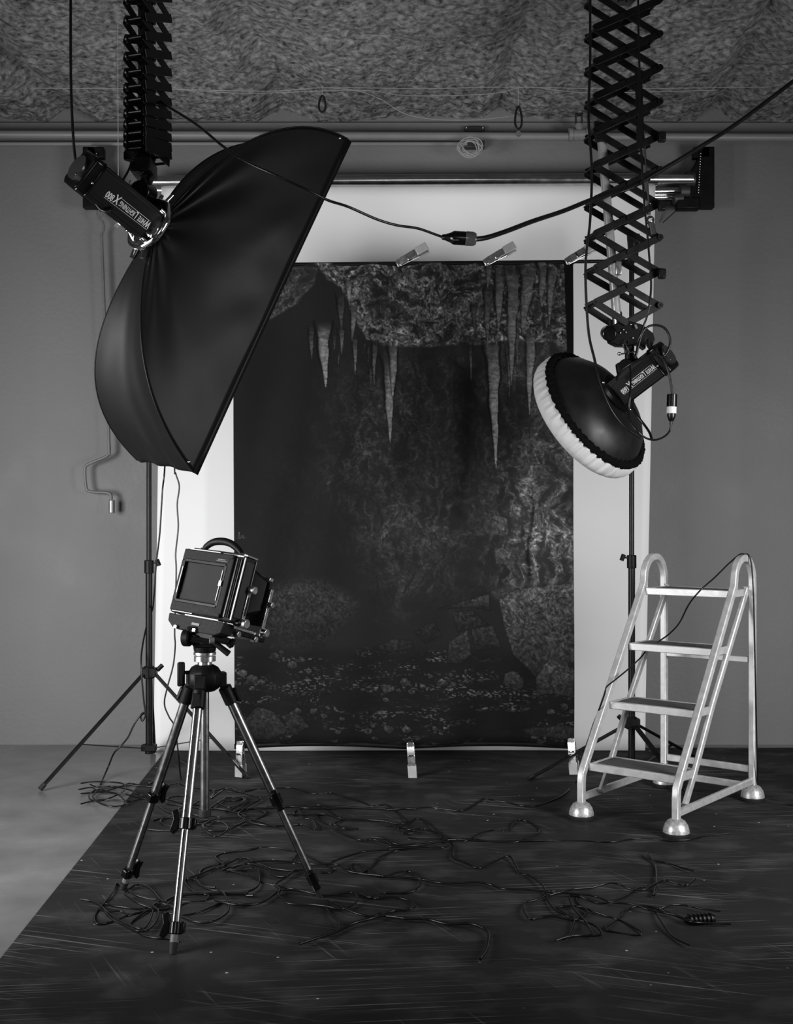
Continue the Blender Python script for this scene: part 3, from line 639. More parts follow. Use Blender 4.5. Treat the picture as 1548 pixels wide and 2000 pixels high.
# ---------------------------------------------------------------- view camera
def viewcam():
    B0 = V((-.606, 3.50, .896)); t = thing('view_camera', 'large format view camera with ground glass back, black bellows and top handle', 'camera', B0)
    psi, pit, roll = math.radians(33), math.radians(15.5), math.radians(5)
    # local x right, y lens axis, z up
    M = Matrix.Translation(B0) @ Rz(-psi) @ Rx(-pit) @ Ry(roll) @ Matrix.Diagonal((1.08, 1.0, 1.065, 1))
    W, H = .238, .196; zb = .022
    def B(name, mb, m, par=t, bevel=0, **k): return mb.xf(M).build(name, m, par, bevel=bevel, **k)
    # body frame: box ring
    m = MB(); y0_, y1_ = -.02, .03; zt = zb+H; th = .024
    m.box((0, .005, zt-th/2), (W, .05, th)).box((0, .005, zb+th/2), (W, .05, th)).box((-W/2+th/2, .005, zb+H/2), (th, .05, H-2*th)).box((W/2-th/2, .005, zb+H/2), (th, .05, H-2*th))
    body = B('rear_standard', m, M_camgrey, bevel=.006)
    B('side_panel', MB().box((W/2+.001, .005, zb+H/2), (.004, .036, H-.03)), M_bellows, body, .001)
    r = .0022; rect = [(-W/2+.004, zb+.004), (W/2-.004, zb+.004), (W/2-.004, zt-.004), (-W/2+.004, zt-.004)]
    def ring(x0, x1, z0, z1, y, rr): 
        return MB().tube([(x0, y, z0), (x1, y, z0), (x1, y, z1), (x0, y, z1)], rr, 6, True)
    B('silver_trim', MB().box((0, -.021, zt-.004), (W-.01, .003, .004)).box((-W/2+.002, -.021, zb+H/2), (.0025, .003, H-.012)).box((W/2+.0, -.019, zb+H/2), (.004, .003, H-.012)).box((W/2+.002, .029, zb+H/2), (.005, .003, H-.012)).box((W/2-.0, .005, zt-.0), (.012, .05, .004)), M_trim, body)
    # revolving back with ground glass
    gx0, gx1, gz0, gz1 = -.098, .066, zb+.036, zb+.158
    m = MB(); yb = -.027
    m.box((-.012, yb, zt-.022), (.195, .014, .036)).box((-.012, yb, zb+.022), (.195, .014, .034)).box((-.104, yb, zb+H/2), (.012, .014, .125)).box((.078, yb, zb+H/2), (.026, .016, .165))
    back = B('revolving_back', m, M_camgrey, bevel=.004)
    B('glass_frame', MB().box(((gx0+gx1)/2, yb-.002, gz1), (gx1-gx0, .014, .010)).box(((gx0+gx1)/2, yb-.002, gz0), (gx1-gx0, .014, .010)).box((gx0, yb-.002, (gz0+gz1)/2), (.012, .014, gz1-gz0)).box((gx1, yb-.002, (gz0+gz1)/2), (.012, .014, gz1-gz0)), M_black, back, .002)
    B('ground_glass', MB().box(((gx0+gx1)/2, yb+.003, (gz0+gz1)/2), (gx1-gx0-.008, .003, gz1-gz0-.006)), M_glass, back)
    B('glass_clip', MB().box((gx1-.004, yb-.011, (gz0+gz1)/2), (.0025, .002, .09)).box((gx1-.002, yb-.012, (gz0+gz1)/2+.006), (.010, .004, .016)), M_trim, back)
    B('glass_clip', MB().box((gx0+.004, yb-.011, (gz0+gz1)/2), (.003, .003, .08)), M_trim, back)
    B('side_post', MB().tube([(.1, -.022, zb+.01), (.1, -.022, zt-.012)], .011, 16), M_blackgloss, body)
    B('name_plate', MB().box((.048, yb-.008, zt-.026), (.052, .002, .013)), M_blackmatt, back)
    B('plate_lettering', MB().box((.046, yb-.0095, zt-.0235), (.03, .001, .002)).box((.048, yb-.0095, zt-.028), (.042, .001, .0015)), M_grey, back)
    B('latch_bar', MB().box((-.03, -.03, zt-.003), (.12, .004, .003)), M_trim, back)
    B('latch_bar', MB().box((.02, -.03, zb-.002), (.13, .004, .003)), M_trim, back)
    B('latch_bar', MB().box((-.06, -.03, zb+.004), (.08, .004, .002)), M_trim, back)
    # handle
    hp = [(-.062, .0, zt+.002), (-.058, 0, zt+.014), (-.035, 0, zt+.03), (0, 0, zt+.036), (.035, 0, zt+.032), (.07, 0, zt+.016), (.086, 0, zt+.002)]
    hd = B('carrying_handle', MB().tube(smoothpath(hp, 5), [.0075+.004*math.sin(math.pi*k/30) for k in range(31)], 12), M_blackmatt)
    B('handle_lug', MB().box((-.064, 0, zt+.004), (.018, .014, .010)), M_chrome, hd, .002); B('handle_lug', MB().box((.09, 0, zt+.004), (.022, .014, .010)), M_chrome, hd, .002)
    B('top_plate', MB().box((.0, .008, zt+.002), (W-.04, .03, .008)), M_camgrey, body, .002)
    # bellows
    bl = MB(); n = 15; ring_ = []
    for k in range(2*n+1):
        q = k/(2*n); y = .03+.155*q; hw = (.094*(1-q)+.058*q)*(1 if k % 2 else .915); hz = (.088*(1-q)+.056*q)*(1 if k % 2 else .915); cz = zb+H*.5*(1-q)+(zb+.088)*q
        c_ = .012; bl.v += [V((a, y, cz+b)) for a, b in ((-hw+c_, -hz), (hw-c_, -hz), (hw, -hz+c_), (hw, hz-c_), (hw-c_, hz), (-hw+c_, hz), (-hw, hz-c_), (-hw, -hz+c_))]
    for k in range(2*n):
        for j in range(8): bl.f.append((k*8+j, k*8+(j+1) % 8, k*8+8+(j+1) % 8, k*8+8+j))
    B('bellows', bl, M_bellows, smooth=False)
    # front standard
    fy = .192; fz = zb+.088
    m = MB().box((0, fy, fz+.062), (.134, .014, .014)).box((0, fy, fz-.062), (.134, .014, .014)).box((-.062, fy, fz), (.014, .014, .128)).box((.062, fy, fz), (.014, .014, .128)).box((0, fy+.001, fz), (.112, .006, .112))
    fs = B('front_standard', m, M_camgrey, bevel=.003)
    B('standard_arm', MB().box((.075, fy, fz-.028), (.006, .014, .15)), M_silver, fs, .001); B('standard_arm', MB().box((-.075, fy, fz-.028), (.006, .014, .15)), M_silver, fs, .001)
    B('top_bracket', MB().box((.03, fy, fz+.076), (.07, .02, .012)).box((.0, fy, fz+.082), (.05, .012, .01)), M_silver, fs, .002)
    B('tilt_knob', MB().cyl((.078, fy, fz-.0), (.094, fy, fz-.0), .010, n=20), M_silver, fs, .002); B('tilt_knob', MB().cyl((.078, fy, fz-.085), (.098, fy, fz-.085), .013, n=20), M_silver, fs, .002)
    B('lens', MB().cyl((0, fy, fz), (0, fy+.035, fz), .028, n=28), M_blackgloss, fs, .003)
    # bed and rails
    B('bed', MB().box((0, .10, .004), (.15, .235, .016)), M_black, bevel=.003)
    for sx in (-.058, .058): B('focus_rail', MB().box((sx, .11, .016), (.016, .21, .008)), M_silver, bevel=.001)
    B('bed_stripe', MB().box((.0, .11, .0135), (.08, .2, .003)), M_silver)
    m = MB().prism([(-.115, .018), (.105, .018), (.1, -.014), (.075, -.024), (-.085, -.024), (-.112, -.005)], (0, .0, 0), (1, 0, 0), (0, 0, 1), .05)
    bs = B('base_block', m, M_camgrey, bevel=.003)
    B('base_badge', MB().box((-.0, -.026, -.002), (.03, .002, .007)), M_plate, bs)
    B('mounting_block', MB().box((.01, .03, -.028), (.12, .10, .02)), M_blackmatt, bs, .003)
    for x in (-.07, .005): B('base_latch', MB().box((x, -.03, -.02), (.012, .008, .010)), M_chrome, bs, .001)
    for y in (.07, .155): B('bed_knob', MB().cyl((.074, y, -.002), (.092, y, -.002), .010, n=20), M_silver, bevel=.002)
    B('swing_arm', MB().box((W/2+.006, .028, zb+.055), (.004, .014, .09)), M_silver, body, .001)
    B('swing_slot', MB().box((W/2+.009, .028, zb+.055), (.002, .004, .055)), M_black, body)
    for z, r_ in ((zb+.105, .012), (zb+.006, .014)): B('standard_knob', MB().cyl((W/2+.004, .028, z), (W/2+.026, .028, z), r_, n=22), M_silver, body, .002)
    B('standard_knob', MB().cyl((W/2-.01, .012, zb+.004), (W/2+.012, .012, zb+.004), .009, n=20), M_blackgloss, body, .002)
viewcam()

# ---------------------------------------------------------------- strobe text
def text_mb(s, h, xs, th=.0006):
    cu = bpy.data.curves.new('txt', 'FONT'); cu.body = s; cu.size = h; cu.extrude = th; cu.align_x = 'LEFT'; cu.resolution_u = 3; cu.offset = h*.012
    o = bpy.data.objects.new('txt', cu); COL.objects.link(o); bpy.context.view_layer.update()
    me = o.to_mesh(); vs = [v.co.copy() for v in me.vertices]; fs = [tuple(p.vertices) for p in me.polygons]; o.to_mesh_clear()
    bpy.data.objects.remove(o, do_unlink=True); bpy.data.curves.remove(cu)
    m = MB(); wd = max(v.x for v in vs)
    m.add([V((v.x*xs, v.y, v.z)) for v in vs], fs); return m, wd*xs
def strobe(Hp, a, L, label, model, name_first, r=.062):
    """Hp front end, a unit vector to the front (light) direction"""
    Hp, a = V(Hp), V(a).normalized(); t = thing('strobe_light', label, 'strobe light', Hp, 'monolight strobe lights')
    vdir = V((Hp.x, Hp.y, Hp.z-HC)).normalized(); n = (-vdir+a*vdir.dot(a)).normalized()
    tr = a if name_first == 'down' else -a
    up = n.cross(tr).normalized()
    c0 = Hp; c1 = Hp-a*L
    # body: rounded octagonal housing with ribs
    m = MB(); prof = [(-.85, -1), (.85, -1), (1, -.85), (1, .85), (.85, 1), (-.85, 1), (-1, .85), (-1, -.85)]
    for k, q in enumerate((c0, c0-a*L*.86)):
        for x, y in prof: m.v.append(q+up*x*r+n*y*r*.92)
    for j in range(8): m.f.append((j, (j+1) % 8, 8+(j+1) % 8, 8+j))
    m.f.append(tuple(range(8))); m.f.append(tuple(range(15, 7, -1)))
    body = m.build('housing', M_blackmatt, t, bevel=.004)
    rb = MB()
    for x in (-.9, -.72, .66, .84): rb.bar(c0-a*.01+up*x*r+n*r*.92, c0-a*L*.85+up*x*r+n*r*.92, .005, .004, up=n)
    rb.build('cooling_rib', M_black, body)
    m = MB(); s0 = len(m.v)
    for k, (q, s_) in enumerate(((c0-a*L*.86, .97), (c0-a*L*.9, 1.06), (c0-a*L*.98, 1.06), (c0-a*L, .9))):
        for x, y in prof: m.v.append(q+up*x*r*s_+n*y*r*.92*s_)
    for k in range(3):
        for j in range(8): m.f.append((k*8+j, k*8+(j+1) % 8, k*8+8+(j+1) % 8, k*8+8+j))
    m.f.append(tuple(range(8))); m.f.append(tuple(range(31, 23, -1)))
    cap = m.build('end_cap', M_blackgloss, t, bevel=.003)
    MB().cyl(c1+a*.02, c1-a*.012, r*.7, n=24).ball(c1-a*.01+n*.03+up*.02, .006, 8).build('control_panel', M_plate, cap)
    MB().ball(c1+a*.035+n*r*.98+up*.01, .0045, 8).build('indicator_screw', M_chrome, cap)
    # lettering
    st = c0-a*(L*.055) if name_first != 'down' else c0-a*(L*.83)
    Mx = Matrix((tr, up, n)).transposed().to_4x4()
    def put(s, h, xs, off, dy, nm, lbl):
        q, wd = text_mb(s, h, xs); q.xf(Matrix.Translation(st+tr*off+up*dy+n*(r*.92+.001)) @ Mx); lab(q.build(nm, M_print, body, smooth=False), lbl); return off+wd
    k = L/.29
    o_ = 0
    for s, h, xs, dy in (('W', .034, .55, -.008), ('HITE', .025, .52, -.003), (' L', .034, .55, -.008), ('IGHTNING', .025, .52, -.003)):
        o_ = put(s, h*k, xs, o_, dy*k, 'brand_lettering', 'pale printed lettering')+.0015
    put(model[0], .042*k, .62, o_+.003, -.012*k, 'model_lettering', 'pale printed model number')
    o2 = o_+.024*k
    o3 = put(model[1:], .031*k, .62, o2, -.003*k, 'model_lettering', 'pale printed model number')
    MB().bar(st+tr*.012+up*-.0095*k+n*(r*.92+.001), st+tr*(o_-.001)+up*-.0095*k+n*(r*.92+.001), .0012, .001, up=n).bar(st+tr*0+up*.019*k+n*(r*.92+.001), st+tr*o3+up*.022*k+n*(r*.92+.001), .001, .001, up=n).build('rule_line', M_print, body)
    return t, n, up, c1
# ---------------------------------------------------------------- softbox
def softbox():
    R = Rz(-.676) @ Rx(-.402) @ Ry(.18); R = R.to_3x3()
    Yr = 3.9; ring = P(300, 445, Yr); h, W, L = .458, .35, 1.403
    a = R @ V((0, 1, 0)); S = R @ V((1, 0, 0)); U = R @ V((0, 0, 1)); c = ring+a*h
    t = thing('strip_softbox', 'long black strip softbox tilted at upper left on a strobe head', 'softbox', ring)
    lat = [S*W/2+U*L/2, S*W/2-U*L/2, -S*W/2-U*L/2, -S*W/2+U*L/2]
    def rod(i, q):
        l = lat[i]; p0 = ring+l.normalized()*.03; p1 = ring+l*.60-a*.0; p2 = ring+l*.90+a*.10; p3 = c+l
        if i == 0: p1 = ring+l*.50+a*.03; p2 = ring+l*.90+a*.17
        if i == 1: p1 = ring+l*.50+a*.02; p2 = ring+l*.84+a*.15
        if i == 3: p1 = ring+l*.42+a*.03; p2 = ring+l*.80+a*.20
        return p0*(1-q)**3+p1*3*q*(1-q)**2+p2*3*q*q*(1-q)+p3*q**3
    # rods sag a little apart so the panels are ruled between them; inward tension curve
    names = [(0, 1, 'side_panel'), (1, 2, 'bottom_panel'), (2, 3, 'side_panel'), (3, 0, 'top_panel')]
    for i, j, nm in names:
        wide = nm == 'side_panel'
        def fn(u, v, i=i, j=j, wide=wide):
            p = rod(i, v)*(1-u)+rod(j, v)*u; ctr = ring+a*(h*v); inw = (ctr-p)
            sag = (.06 if wide else .10)*4*u*(1-u)*math.sin(math.pi*min(v*1.0, 1))
            p = p+inw*sag
            nrm = (rod(j, v)-rod(i, v)).cross(a).normalized()
            wr = .0015*math.sin(u*40+v*9)*math.exp(-((v-.9)/.08)**2)*4*u*(1-u)+.0035*math.sin(u*17+3*v+2*math.sin(v*7))*v*4*u*(1-u)
            if wide: wr += .005*math.sin(22*(u-.5)/(.25+v))*(1-v)*min(1, 6*u*(1-u))
            return p+nrm*wr
        MB().grid(fn, 90, 56).build(nm, M_soft, t, solid=.0012, ang=80)
    for i in range(4):
        MB().tube([rod(i, k/24) for k in range(25)], .0025, 8).build('rod', M_soft, t)
        MB().ball(rod(i, .965)+V((0, -1, 0))*.006+(c-rod(i, .965))*.02, .006, 10).build('rivet', M_chrome, t)
    # front rim lip
    rim = [c+l for l in lat]
    for k in range(4):
        p, q = rim[k], rim[(k+1) % 4]; m = MB()
        m.grid(lambda u, v, p=p, q=q: p.lerp(q, u)+a*(.022*v)+(c-p.lerp(q, u))*(.03*4*u*(1-u)), 16, 1); m.build('rim_lip', M_soft, t, solid=.0015)
        MB().tube([p.lerp(q, u/12)+(c-p.lerp(q, u/12))*(.03*4*(u/12)*(1-u/12)) for u in range(13)], .0018, 6).build('rim_seam', M_soft, t)
    MB().grid(lambda u, v: c+a*.01+(S*(u-.5)*W+U*(v-.5)*L)*.97, 4, 12).build('front_diffuser', M_diff, t, solid=.001)
    # sewn tag on the rim near the top corner
    p, q = rim[0].lerp(rim[1], .10), rim[0].lerp(rim[1], .20); nrm = -(S*.6+V((0, 1, 0))).normalized(); nrm = (V((0, HC*0, 0))-V((p.x, p.y, p.z-HC))).normalized()
    off = nrm*.012-S*.02
    tg = MB().bar(p+off, q+off, .016, .001, up=nrm).build('sewn_tag', M_plate, t)
    tl = MB(); rr = random.Random(2)
    for k in range(12):
        x = p.lerp(q, .1+.8*k/12)+off+nrm*.0012; x2 = p.lerp(q, .1+.8*k/12+.04)+off+nrm*.0012; tl.bar(x, x2, .003+rr.random()*.003, .0006, up=nrm)
    tl.build('tag_lettering', M_grey, tg)
    # speed ring
    sr = None
    def wob(i, ang, r, hh): return (r*(1+.012*math.cos(8*ang)) if r > .08 else r, hh)
    MB().lathe([(.060, .012), (.085, .010), (.098, .002), (.102, -.008), (.098, -.018), (.088, -.020), (.080, -.012), (.068, -.014), (.064, -.030), (.058, -.030), (.056, .0)], ring-a*.012, a, 64, wob, cap=False).build('speed_ring', M_chrome, t, ang=60); sr = bpy.data.objects['speed_ring']; sr['label'] = 'shiny chrome speed ring'
    for k in range(4):
        g = 2*math.pi*(k+.3)/4; d = (S*math.cos(g)+U*math.sin(g))*.083; MB().cyl(ring-a*.05+d, ring-a*.02+d, .008, n=12).build('lock_screw', M_chrome, sr, bevel=.001)
    for k in range(4):
        d = lat[k].normalized(); MB().cyl(ring-a*.02+d*.07, ring-a*.008+d*.13, .007, n=12).build('rod_sleeve', M_chrome, sr)
    return ring, a, S, U
ring, sa, sS, sU = softbox()
st, sn, su, sc1 = strobe(ring-sa*.03, sa, .30, 'black strobe head with pale 800 lettering on the left, behind the strip softbox', 'X800', 'up')
# wing screw and cable below left strobe
tag(MB().tube([P(222, 418, 3.8), P(234, 434, 3.8)], .003, 8).cyl(P(232, 430, 3.8), P(243, 441, 3.8), .010, n=12).bar(P(222, 445, 3.8), P(232, 437, 3.8), .012, .003, up=(0, 1, 0)).build('wing_screw', M_silver, org=P(234, 434, 3.8)), 'small silver wing screw hanging under the left strobe head', 'screw')

# ---------------------------------------------------------------- pantograph hoists
def pantograph(label, base, n, pitch, W, yaw, lay, ztop, lean=(0, 0), pitch_top=None, bw=.029, tail=None):
    """base: centre point of the lowest crossing level, hangs from ztop"""
    base = V(base); t = thing('pantograph_hoist', label, 'ceiling hoist', V((base.x, base.y, base.z)), 'scissor pantographs hanging from the ceiling')
    wd = V((math.cos(yaw), math.sin(yaw), 0)); nd = V((-math.sin(yaw), math.cos(yaw), 0))
    zs = [base.z]
    for k in range(n+1):
        p = pitch if pitch_top is None else pitch+(pitch_top-pitch)*k/n
        zs.append(zs[-1]+p)
    def node(s, k, l):
        z = zs[k]; f = (z-base.z)
        return V((base.x+lean[0]*f, base.y+lean[1]*f, z))+wd*(s*W/2)+nd*(l*lay)
    for l in (0, 1):
        for k in range(n):
            for s in (-1, 1):
                d = nd*(.004*s)
                m = MB().bar(node(s, k, l)+d, node(-s, k+1, l)+d, bw, .005, up=nd)
                m.build('scissor_bar', M_black, t, bevel=.0015)
    if tail is not None:
        for l in (0, 1):
            for sg in (-1, 1):
                e = V((base.x, base.y, base.z-tail))+nd*(l*lay)
                MB().bar(node(sg, 0, l)+nd*.004*sg, e+nd*.004*sg, bw, .005, up=nd).build('scissor_bar', M_black, t, bevel=.0015)
    for k in range(n+1):
        for s in (-1, 1):
            a_, b_ = node(s, k, 0)-nd*.012, node(s, k, 1)+nd*.012
            MB().cyl(a_, b_, .005, n=10).cyl(a_, a_+nd*.006, .013, n=14).build('pivot_rod', M_black, t)
        if k < n:
            c_ = (node(-1, k, 0)+node(1, k+1, 0))/2; MB().cyl(c_-nd*.012, c_+nd*(lay+.012), .004, n=10).cyl(c_-nd*.013, c_-nd*.008, .008, n=12).build('centre_pivot', M_black, t)
    top = node(0, n, .5); top.z = ztop
    MB().box((node(0, n, .5)+V((0, 0, .02))), (.1, .08, .03), Rz(yaw).to_3x3()).box(top-V((0, 0, .03)), (.14, .12, .03), Rz(yaw).to_3x3()).cyl(node(0, n, .5), top, .02).build('ceiling_carriage', M_black, t, bevel=.003)
    return t, node, zs, wd, nd
YR = 4.55
bR = P(1224.5, 594, YR); nR = 9
tR, nodeR, zR, wR, ndR = pantograph('black scissor hoist fully extended above the beauty dish at right', bR, nR, .1378, .278, math.radians(12), .10, 3.42, tail=.078)
# counterbalance tubes inside the right hoist
m = MB().cyl(P(1174, 268, YR+.02), P(1206, 642, YR+.07), .0185, n=24).build('spring_tube', mat('grey_enamelled_tube', .28, .3, .3, var=.05), tR)
MB().cyl(P(1204, 610, YR+.065), P(1207, 645, YR+.07), .021, n=24).build('tube_end', M_alu, m)
MB().prism([(-.022, -.03), (.016, -.03), (.024, .04), (-.028, .05)], P(1173, 262, YR), (1, 0, 0), (0, 0, 1), .03).build('tube_bracket', M_blackmatt, tR, bevel=.003)
m = MB().cyl(P(1246, 150, YR+.02), P(1266, 420, YR+.03), .009, n=16).build('counterbalance_rod', M_alu, tR)
MB().cyl(P(1246, 140, YR+.015), P(1251, 292, YR+.024), .015, n=16).build('rod_sleeve', M_black, m)
pts = [P(1269, 430, YR+.03)+V((math.cos(k*math.pi/8)*.012, 0, math.sin(k*math.pi/8)*.013)) for k in range(16)]
MB().tube(pts, .006, 8, True).build('rod_eye', M_chrome, m)
MB().cyl(P(1271, 436, YR+.03), P(1275, 458, YR+.03), .013, n=12).build('eye_fork', M_darkgrey, m)
m2 = MB().box(P(1207, 524, YR-.02), (.024, .02, .055)).build('spring_catch', M_silver, tR, bevel=.003)
for y in (268, 402, 535): MB().box(P(1292, y, YR+.0), (.03, .03, .04)).build('end_clip', M_blackmatt, tR, bevel=.006)
# lower carriage of the right hoist
Yc = YR+.03
MB().prism([(-.085, 0), (-.05, .035), (.0, .045), (.055, .03), (.10, -.005), (.108, -.03), (.095, -.066), (.083, -.05), (.082, -.03), (.074, -.03), (.070, -.07), (.04, -.05), (.0, -.058), (-.045, -.055), (-.075, -.04)], P(1224, 650, Yc), (1, 0, 0), (0, 0, 1), .055).build('lower_carriage', M_blackmatt, tR, bevel=.005)
MB().cyl(P(1190, 652, Yc-.06), P(1186, 650, Yc+.02), .030, n=24).build('carriage_knob', M_blackgloss, tR, bevel=.006)
cb_ = MB()
for x, y in ((1217, 644), (1222, 649), (1236, 660), (1232, 634), (1211, 650)): cb_.ball(P(x, y, Yc-.032), .004, 8)
cb_.build('carriage_screw', M_silver, tR)
MB().bar(P(1240, 634, Yc-.04), P(1243, 642, Yc-.04), .008, .004, up=(0, 1, 0)).build('carriage_latch', M_silver, tR)
MB().cyl(P(1228, 655, Yc), P(1228, 690, Yc), .019, n=20).build('stud_socket', M_black, tR, bevel=.002)
# safety pin clip
tag(MB().tube(smoothpath([P(1224, 663, Yc-.04), P(1218, 668, Yc-.04), P(1217, 678, Yc-.04), P(1222, 688, Yc-.04), P(1227, 692, Yc-.04), P(1228, 685, Yc-.04), P(1222, 674, Yc-.04), P(1220, 670, Yc-.04)], 5), .0018, 8).cyl(P(1208, 692, Yc-.04), P(1246, 686, Yc-.04), .003, n=8).ball(P(1243, 687, Yc-.045), .007, 10).ball(P(1209, 691, Yc-.045), .008, 10).cyl(P(1226, 662, Yc-.03), P(1226, 672, Yc-.03), .003, n=8).build('safety_pin', M_chrome, org=P(1222, 680, Yc-.04)), 'small chrome safety pin clip under the right hoist carriage', 'pin')

# left hoist, folded and seen edge-on
YLh = 3.92
bL = P(287, 322, YLh)
tL, nodeL, zL, wL, ndL = pantograph('black scissor hoist folded up tightly at upper left above the softbox', bL+V((-.012, -.08, 0)), 12, .024, .17, math.radians(72), -.075, 3.42, lean=(.0, 0), pitch_top=.075)
MB().cyl(bL+V((.0, -.04, -.02)), V((bL.x+.0, bL.y-.04, 3.40)), .022, n=16).build('spring_tube', M_black, tL)
MB().cyl(bL+V((-.02, -.17, -.04)), bL+V((-.02, -.17, -.01)), .02, n=16).box(bL+V((0, -.05, -.03)), (.07, .12, .05)).build('lower_carriage', M_blackmatt, tL, bevel=.005)
MB().cyl(P(284, 335, YLh-.05), P(284, 362, YLh-.05), .016, n=20).build('stud_socket', M_black, tL, bevel=.002)
MB().cyl(P(292, 350, YLh-.05), P(297, 352, YLh-.05), .02, n=14).build('carriage_knob', M_blackmatt, tL, bevel=.003)
tag(MB().tube(smoothpath([P(263, 334, YLh-.1), P(268, 326, YLh-.1), P(283, 324, YLh-.1), P(287, 329, YLh-.1), P(278, 337, YLh-.1), P(268, 340, YLh-.1), P(263, 334, YLh-.1)], 5), .002, 8).build('safety_pin', M_chrome, org=P(270, 332, YLh-.1)), 'small chrome safety pin clip under the left hoist', 'pin')
# strobe mount left
tm = st
MB().cyl(P(272, 372, YLh-.09), P(290, 378, YLh-.0), .034, n=28).build('swivel_disc', M_blackgloss, tm, bevel=.004)
MB().cyl(P(284, 352, YLh-.05), P(282, 372, YLh-.05), .018, n=18).build('socket', M_black, tm, bevel=.002)
MB().box(P(262, 386, YLh-.03), (.07, .05, .04)).build('yoke', M_blackmatt, tm, bevel=.004)
MB().tube([P(254, 352, YLh-.08), P(252, 360, YLh-.08), P(262, 362, YLh-.08)], .003, 8).build('tee_screw', M_silver, tm)
# ---------------------------------------------------------------- right strobe, beauty dish, sock
d = V((-.63, .58, -.505)).normalized()
Hd = P(1206, 768, 4.62)
stR, n2, u2, c2 = strobe(Hd+d*.005, d, .265, 'black strobe head with pale 1600 lettering at right, mounted on the beauty dish', 'X1600', 'down', .060)
t = thing('beauty_dish', 'large black round beauty dish reflector at right under the extended hoist', 'reflector', Hd)
dome = [(.062, -.01), (.078, .0), (.080, .012), (.10, .016), (.14, .022), (.19, .040), (.235, .075), (.262, .115), (.272, .135), (.276, .140)]
inn = [(r-.003, h_+.003) for r, h_ in dome][::-1]
MB().lathe(dome+inn, Hd, d, 96, cap=False).build('dish_shell', mat('satin_black_enamel', .006, .42, 0, var=.05, spec=.3), t, ang=50)
MB().lathe([(.066, -.012), (.086, -.010), (.088, .004), (.080, .014)], Hd, d, 48, cap=False).build('mount_ring', M_black, t)
MB().ball(Hd+u2*.083+n2*.02-d*.006, .006, 10).ball(Hd-u2*.07+n2*.055-d*.002, .006, 10).build('mount_bolt', M_chrome, t)
t = thing('diffusion_sock', 'white stretch diffusion sock with black elastic over the beauty dish front', 'diffuser', Hd+d*.15)
rs = random.Random(3); ph = [rs.uniform(0, 6.28) for _ in range(12)]
def pleat(amp):
    def f(i, a_, r, h_):
        w_ = math.sin(a_*46+ph[0]+1.5*math.sin(a_*5))+.6*math.sin(a_*73+ph[1])+.5*math.sin(a_*29+ph[2])
        k = max(0, 1-abs(i-1)/4.5)
        return r+amp*w_*k*.5, h_
    return f
sk = [(.270, .118), (.283, .128), (.290, .145), (.294, .165), (.294, .182), (.288, .197), (.274, .210), (.24, .222), (.17, .232), (.09, .237), (.002, .239)]
MB().lathe(sk, Hd, d, 300, pleat(.010), cap=False).build('sock_fabric', M_sock, t, ang=70)
def ruf(i, a_, r, h_):
    w_ = math.sin(a_*95+2*math.sin(a_*11))+.7*math.sin(a_*61+1); return r+.0035*w_*(1 if i in (0, 1, 2) else .4), h_+.003*math.sin(a_*47)*(i in (0, 4))
MB().lathe([(.262, .108), (.280, .107), (.287, .114), (.289, .122), (.287, .130), (.276, .131)], Hd, d, 260, ruf, cap=False).build('elastic_band', mat('black_ruffled_elastic', .003, .95, 0, spec=.05), t, ang=70)
# swivel mount right
tm = stR
MB().cyl(P(1228, 690, Yc), P(1228, 712, Yc), .017, n=18).build('socket', M_black, tm, bevel=.002)
MB().bar(P(1212, 712, Yc-.02), P(1244, 699, Yc-.02), .02, .02).build('tilt_bar', M_blackmatt, tm, bevel=.004)
MB().cyl(P(1222, 715, Yc-.045), P(1226, 722, Yc+.02), .032, n=24).build('swivel_disc', M_blackmatt, tm, bevel=.004)
MB().prism([(-.05, .03), (0, .045), (.03, .02), (.03, -.06), (-.01, -.08), (-.04, -.03)], P(1226, 725, Yc), (1, 0, 0), (0, 0, 1), .04).build('yoke', M_blackmatt, tm, bevel=.006)

# ---------------------------------------------------------------- cords in the air
def cord(name, label, pts, r=.0045, sub=7, m=None, cat='cord', group=None):
    p = smoothpath(pts, sub); return tag(MB().tube(p, r, 8).build(name, m or M_cord, org=p[0], ang=80), label, cat, group)
def wx(L, Y=None): return [P(a, b, (q[0] if q else Y)) for a, b, *q in L]
t = thing('power_connector', 'large black twist lock connector hanging in the middle between two cords', 'connector', P(900, 465, 3.75))
a_, b_ = P(862, 463, 3.75), P(930, 467, 3.75); ax = (b_-a_).normalized(); LL = (b_-a_).length
MB().lathe([(.006, 0), (.009, LL*.03), (.010, LL*.1), (.016, LL*.25), (.017, LL*.28)], a_, ax, 24).build('rubber_boot', M_cord, t)
MB().lathe([(.015, LL*.24), (.021, LL*.32), (.0225, LL*.36), (.0225, LL*.68), (.021, LL*.69)], a_, ax, 28).build('socket_shell', M_blackgloss, t)
MB().lathe([(.021, LL*.68), (.0235, LL*.70), (.0235, LL*.90), (.019, LL*.985), (.015, LL*1.0)], a_, ax, 28).build('plug_shell', mat('smoky_plastic_shell', .06, .15, 0, coat=.5), t)
MB().cyl(a_+ax*LL*.955, a_+ax*LL*1.004, .0195, .0135, n=24).build('plug_face', M_silver, t)
MB().box((a_+b_)/2+V((-.012, -.0215, -.012)), (.02, .002, .002)).build('glint_mark', M_silver, t)
cord('extension_cord', 'black cord running down from the left hoist across the softbox to the connector',
     wx([(306, 190, 3.85), (320, 203, 3.8), (382, 242, 3.55), (437, 287, 3.42), (483, 317, 3.35), (540, 343, 3.32), (600, 371, 3.35), (640, 391, 3.4), (680, 404, 3.48), (735, 428, 3.55), (775, 440, 3.6), (815, 446, 3.66), (850, 458, 3.72), (864, 463, 3.75)]), .0042)
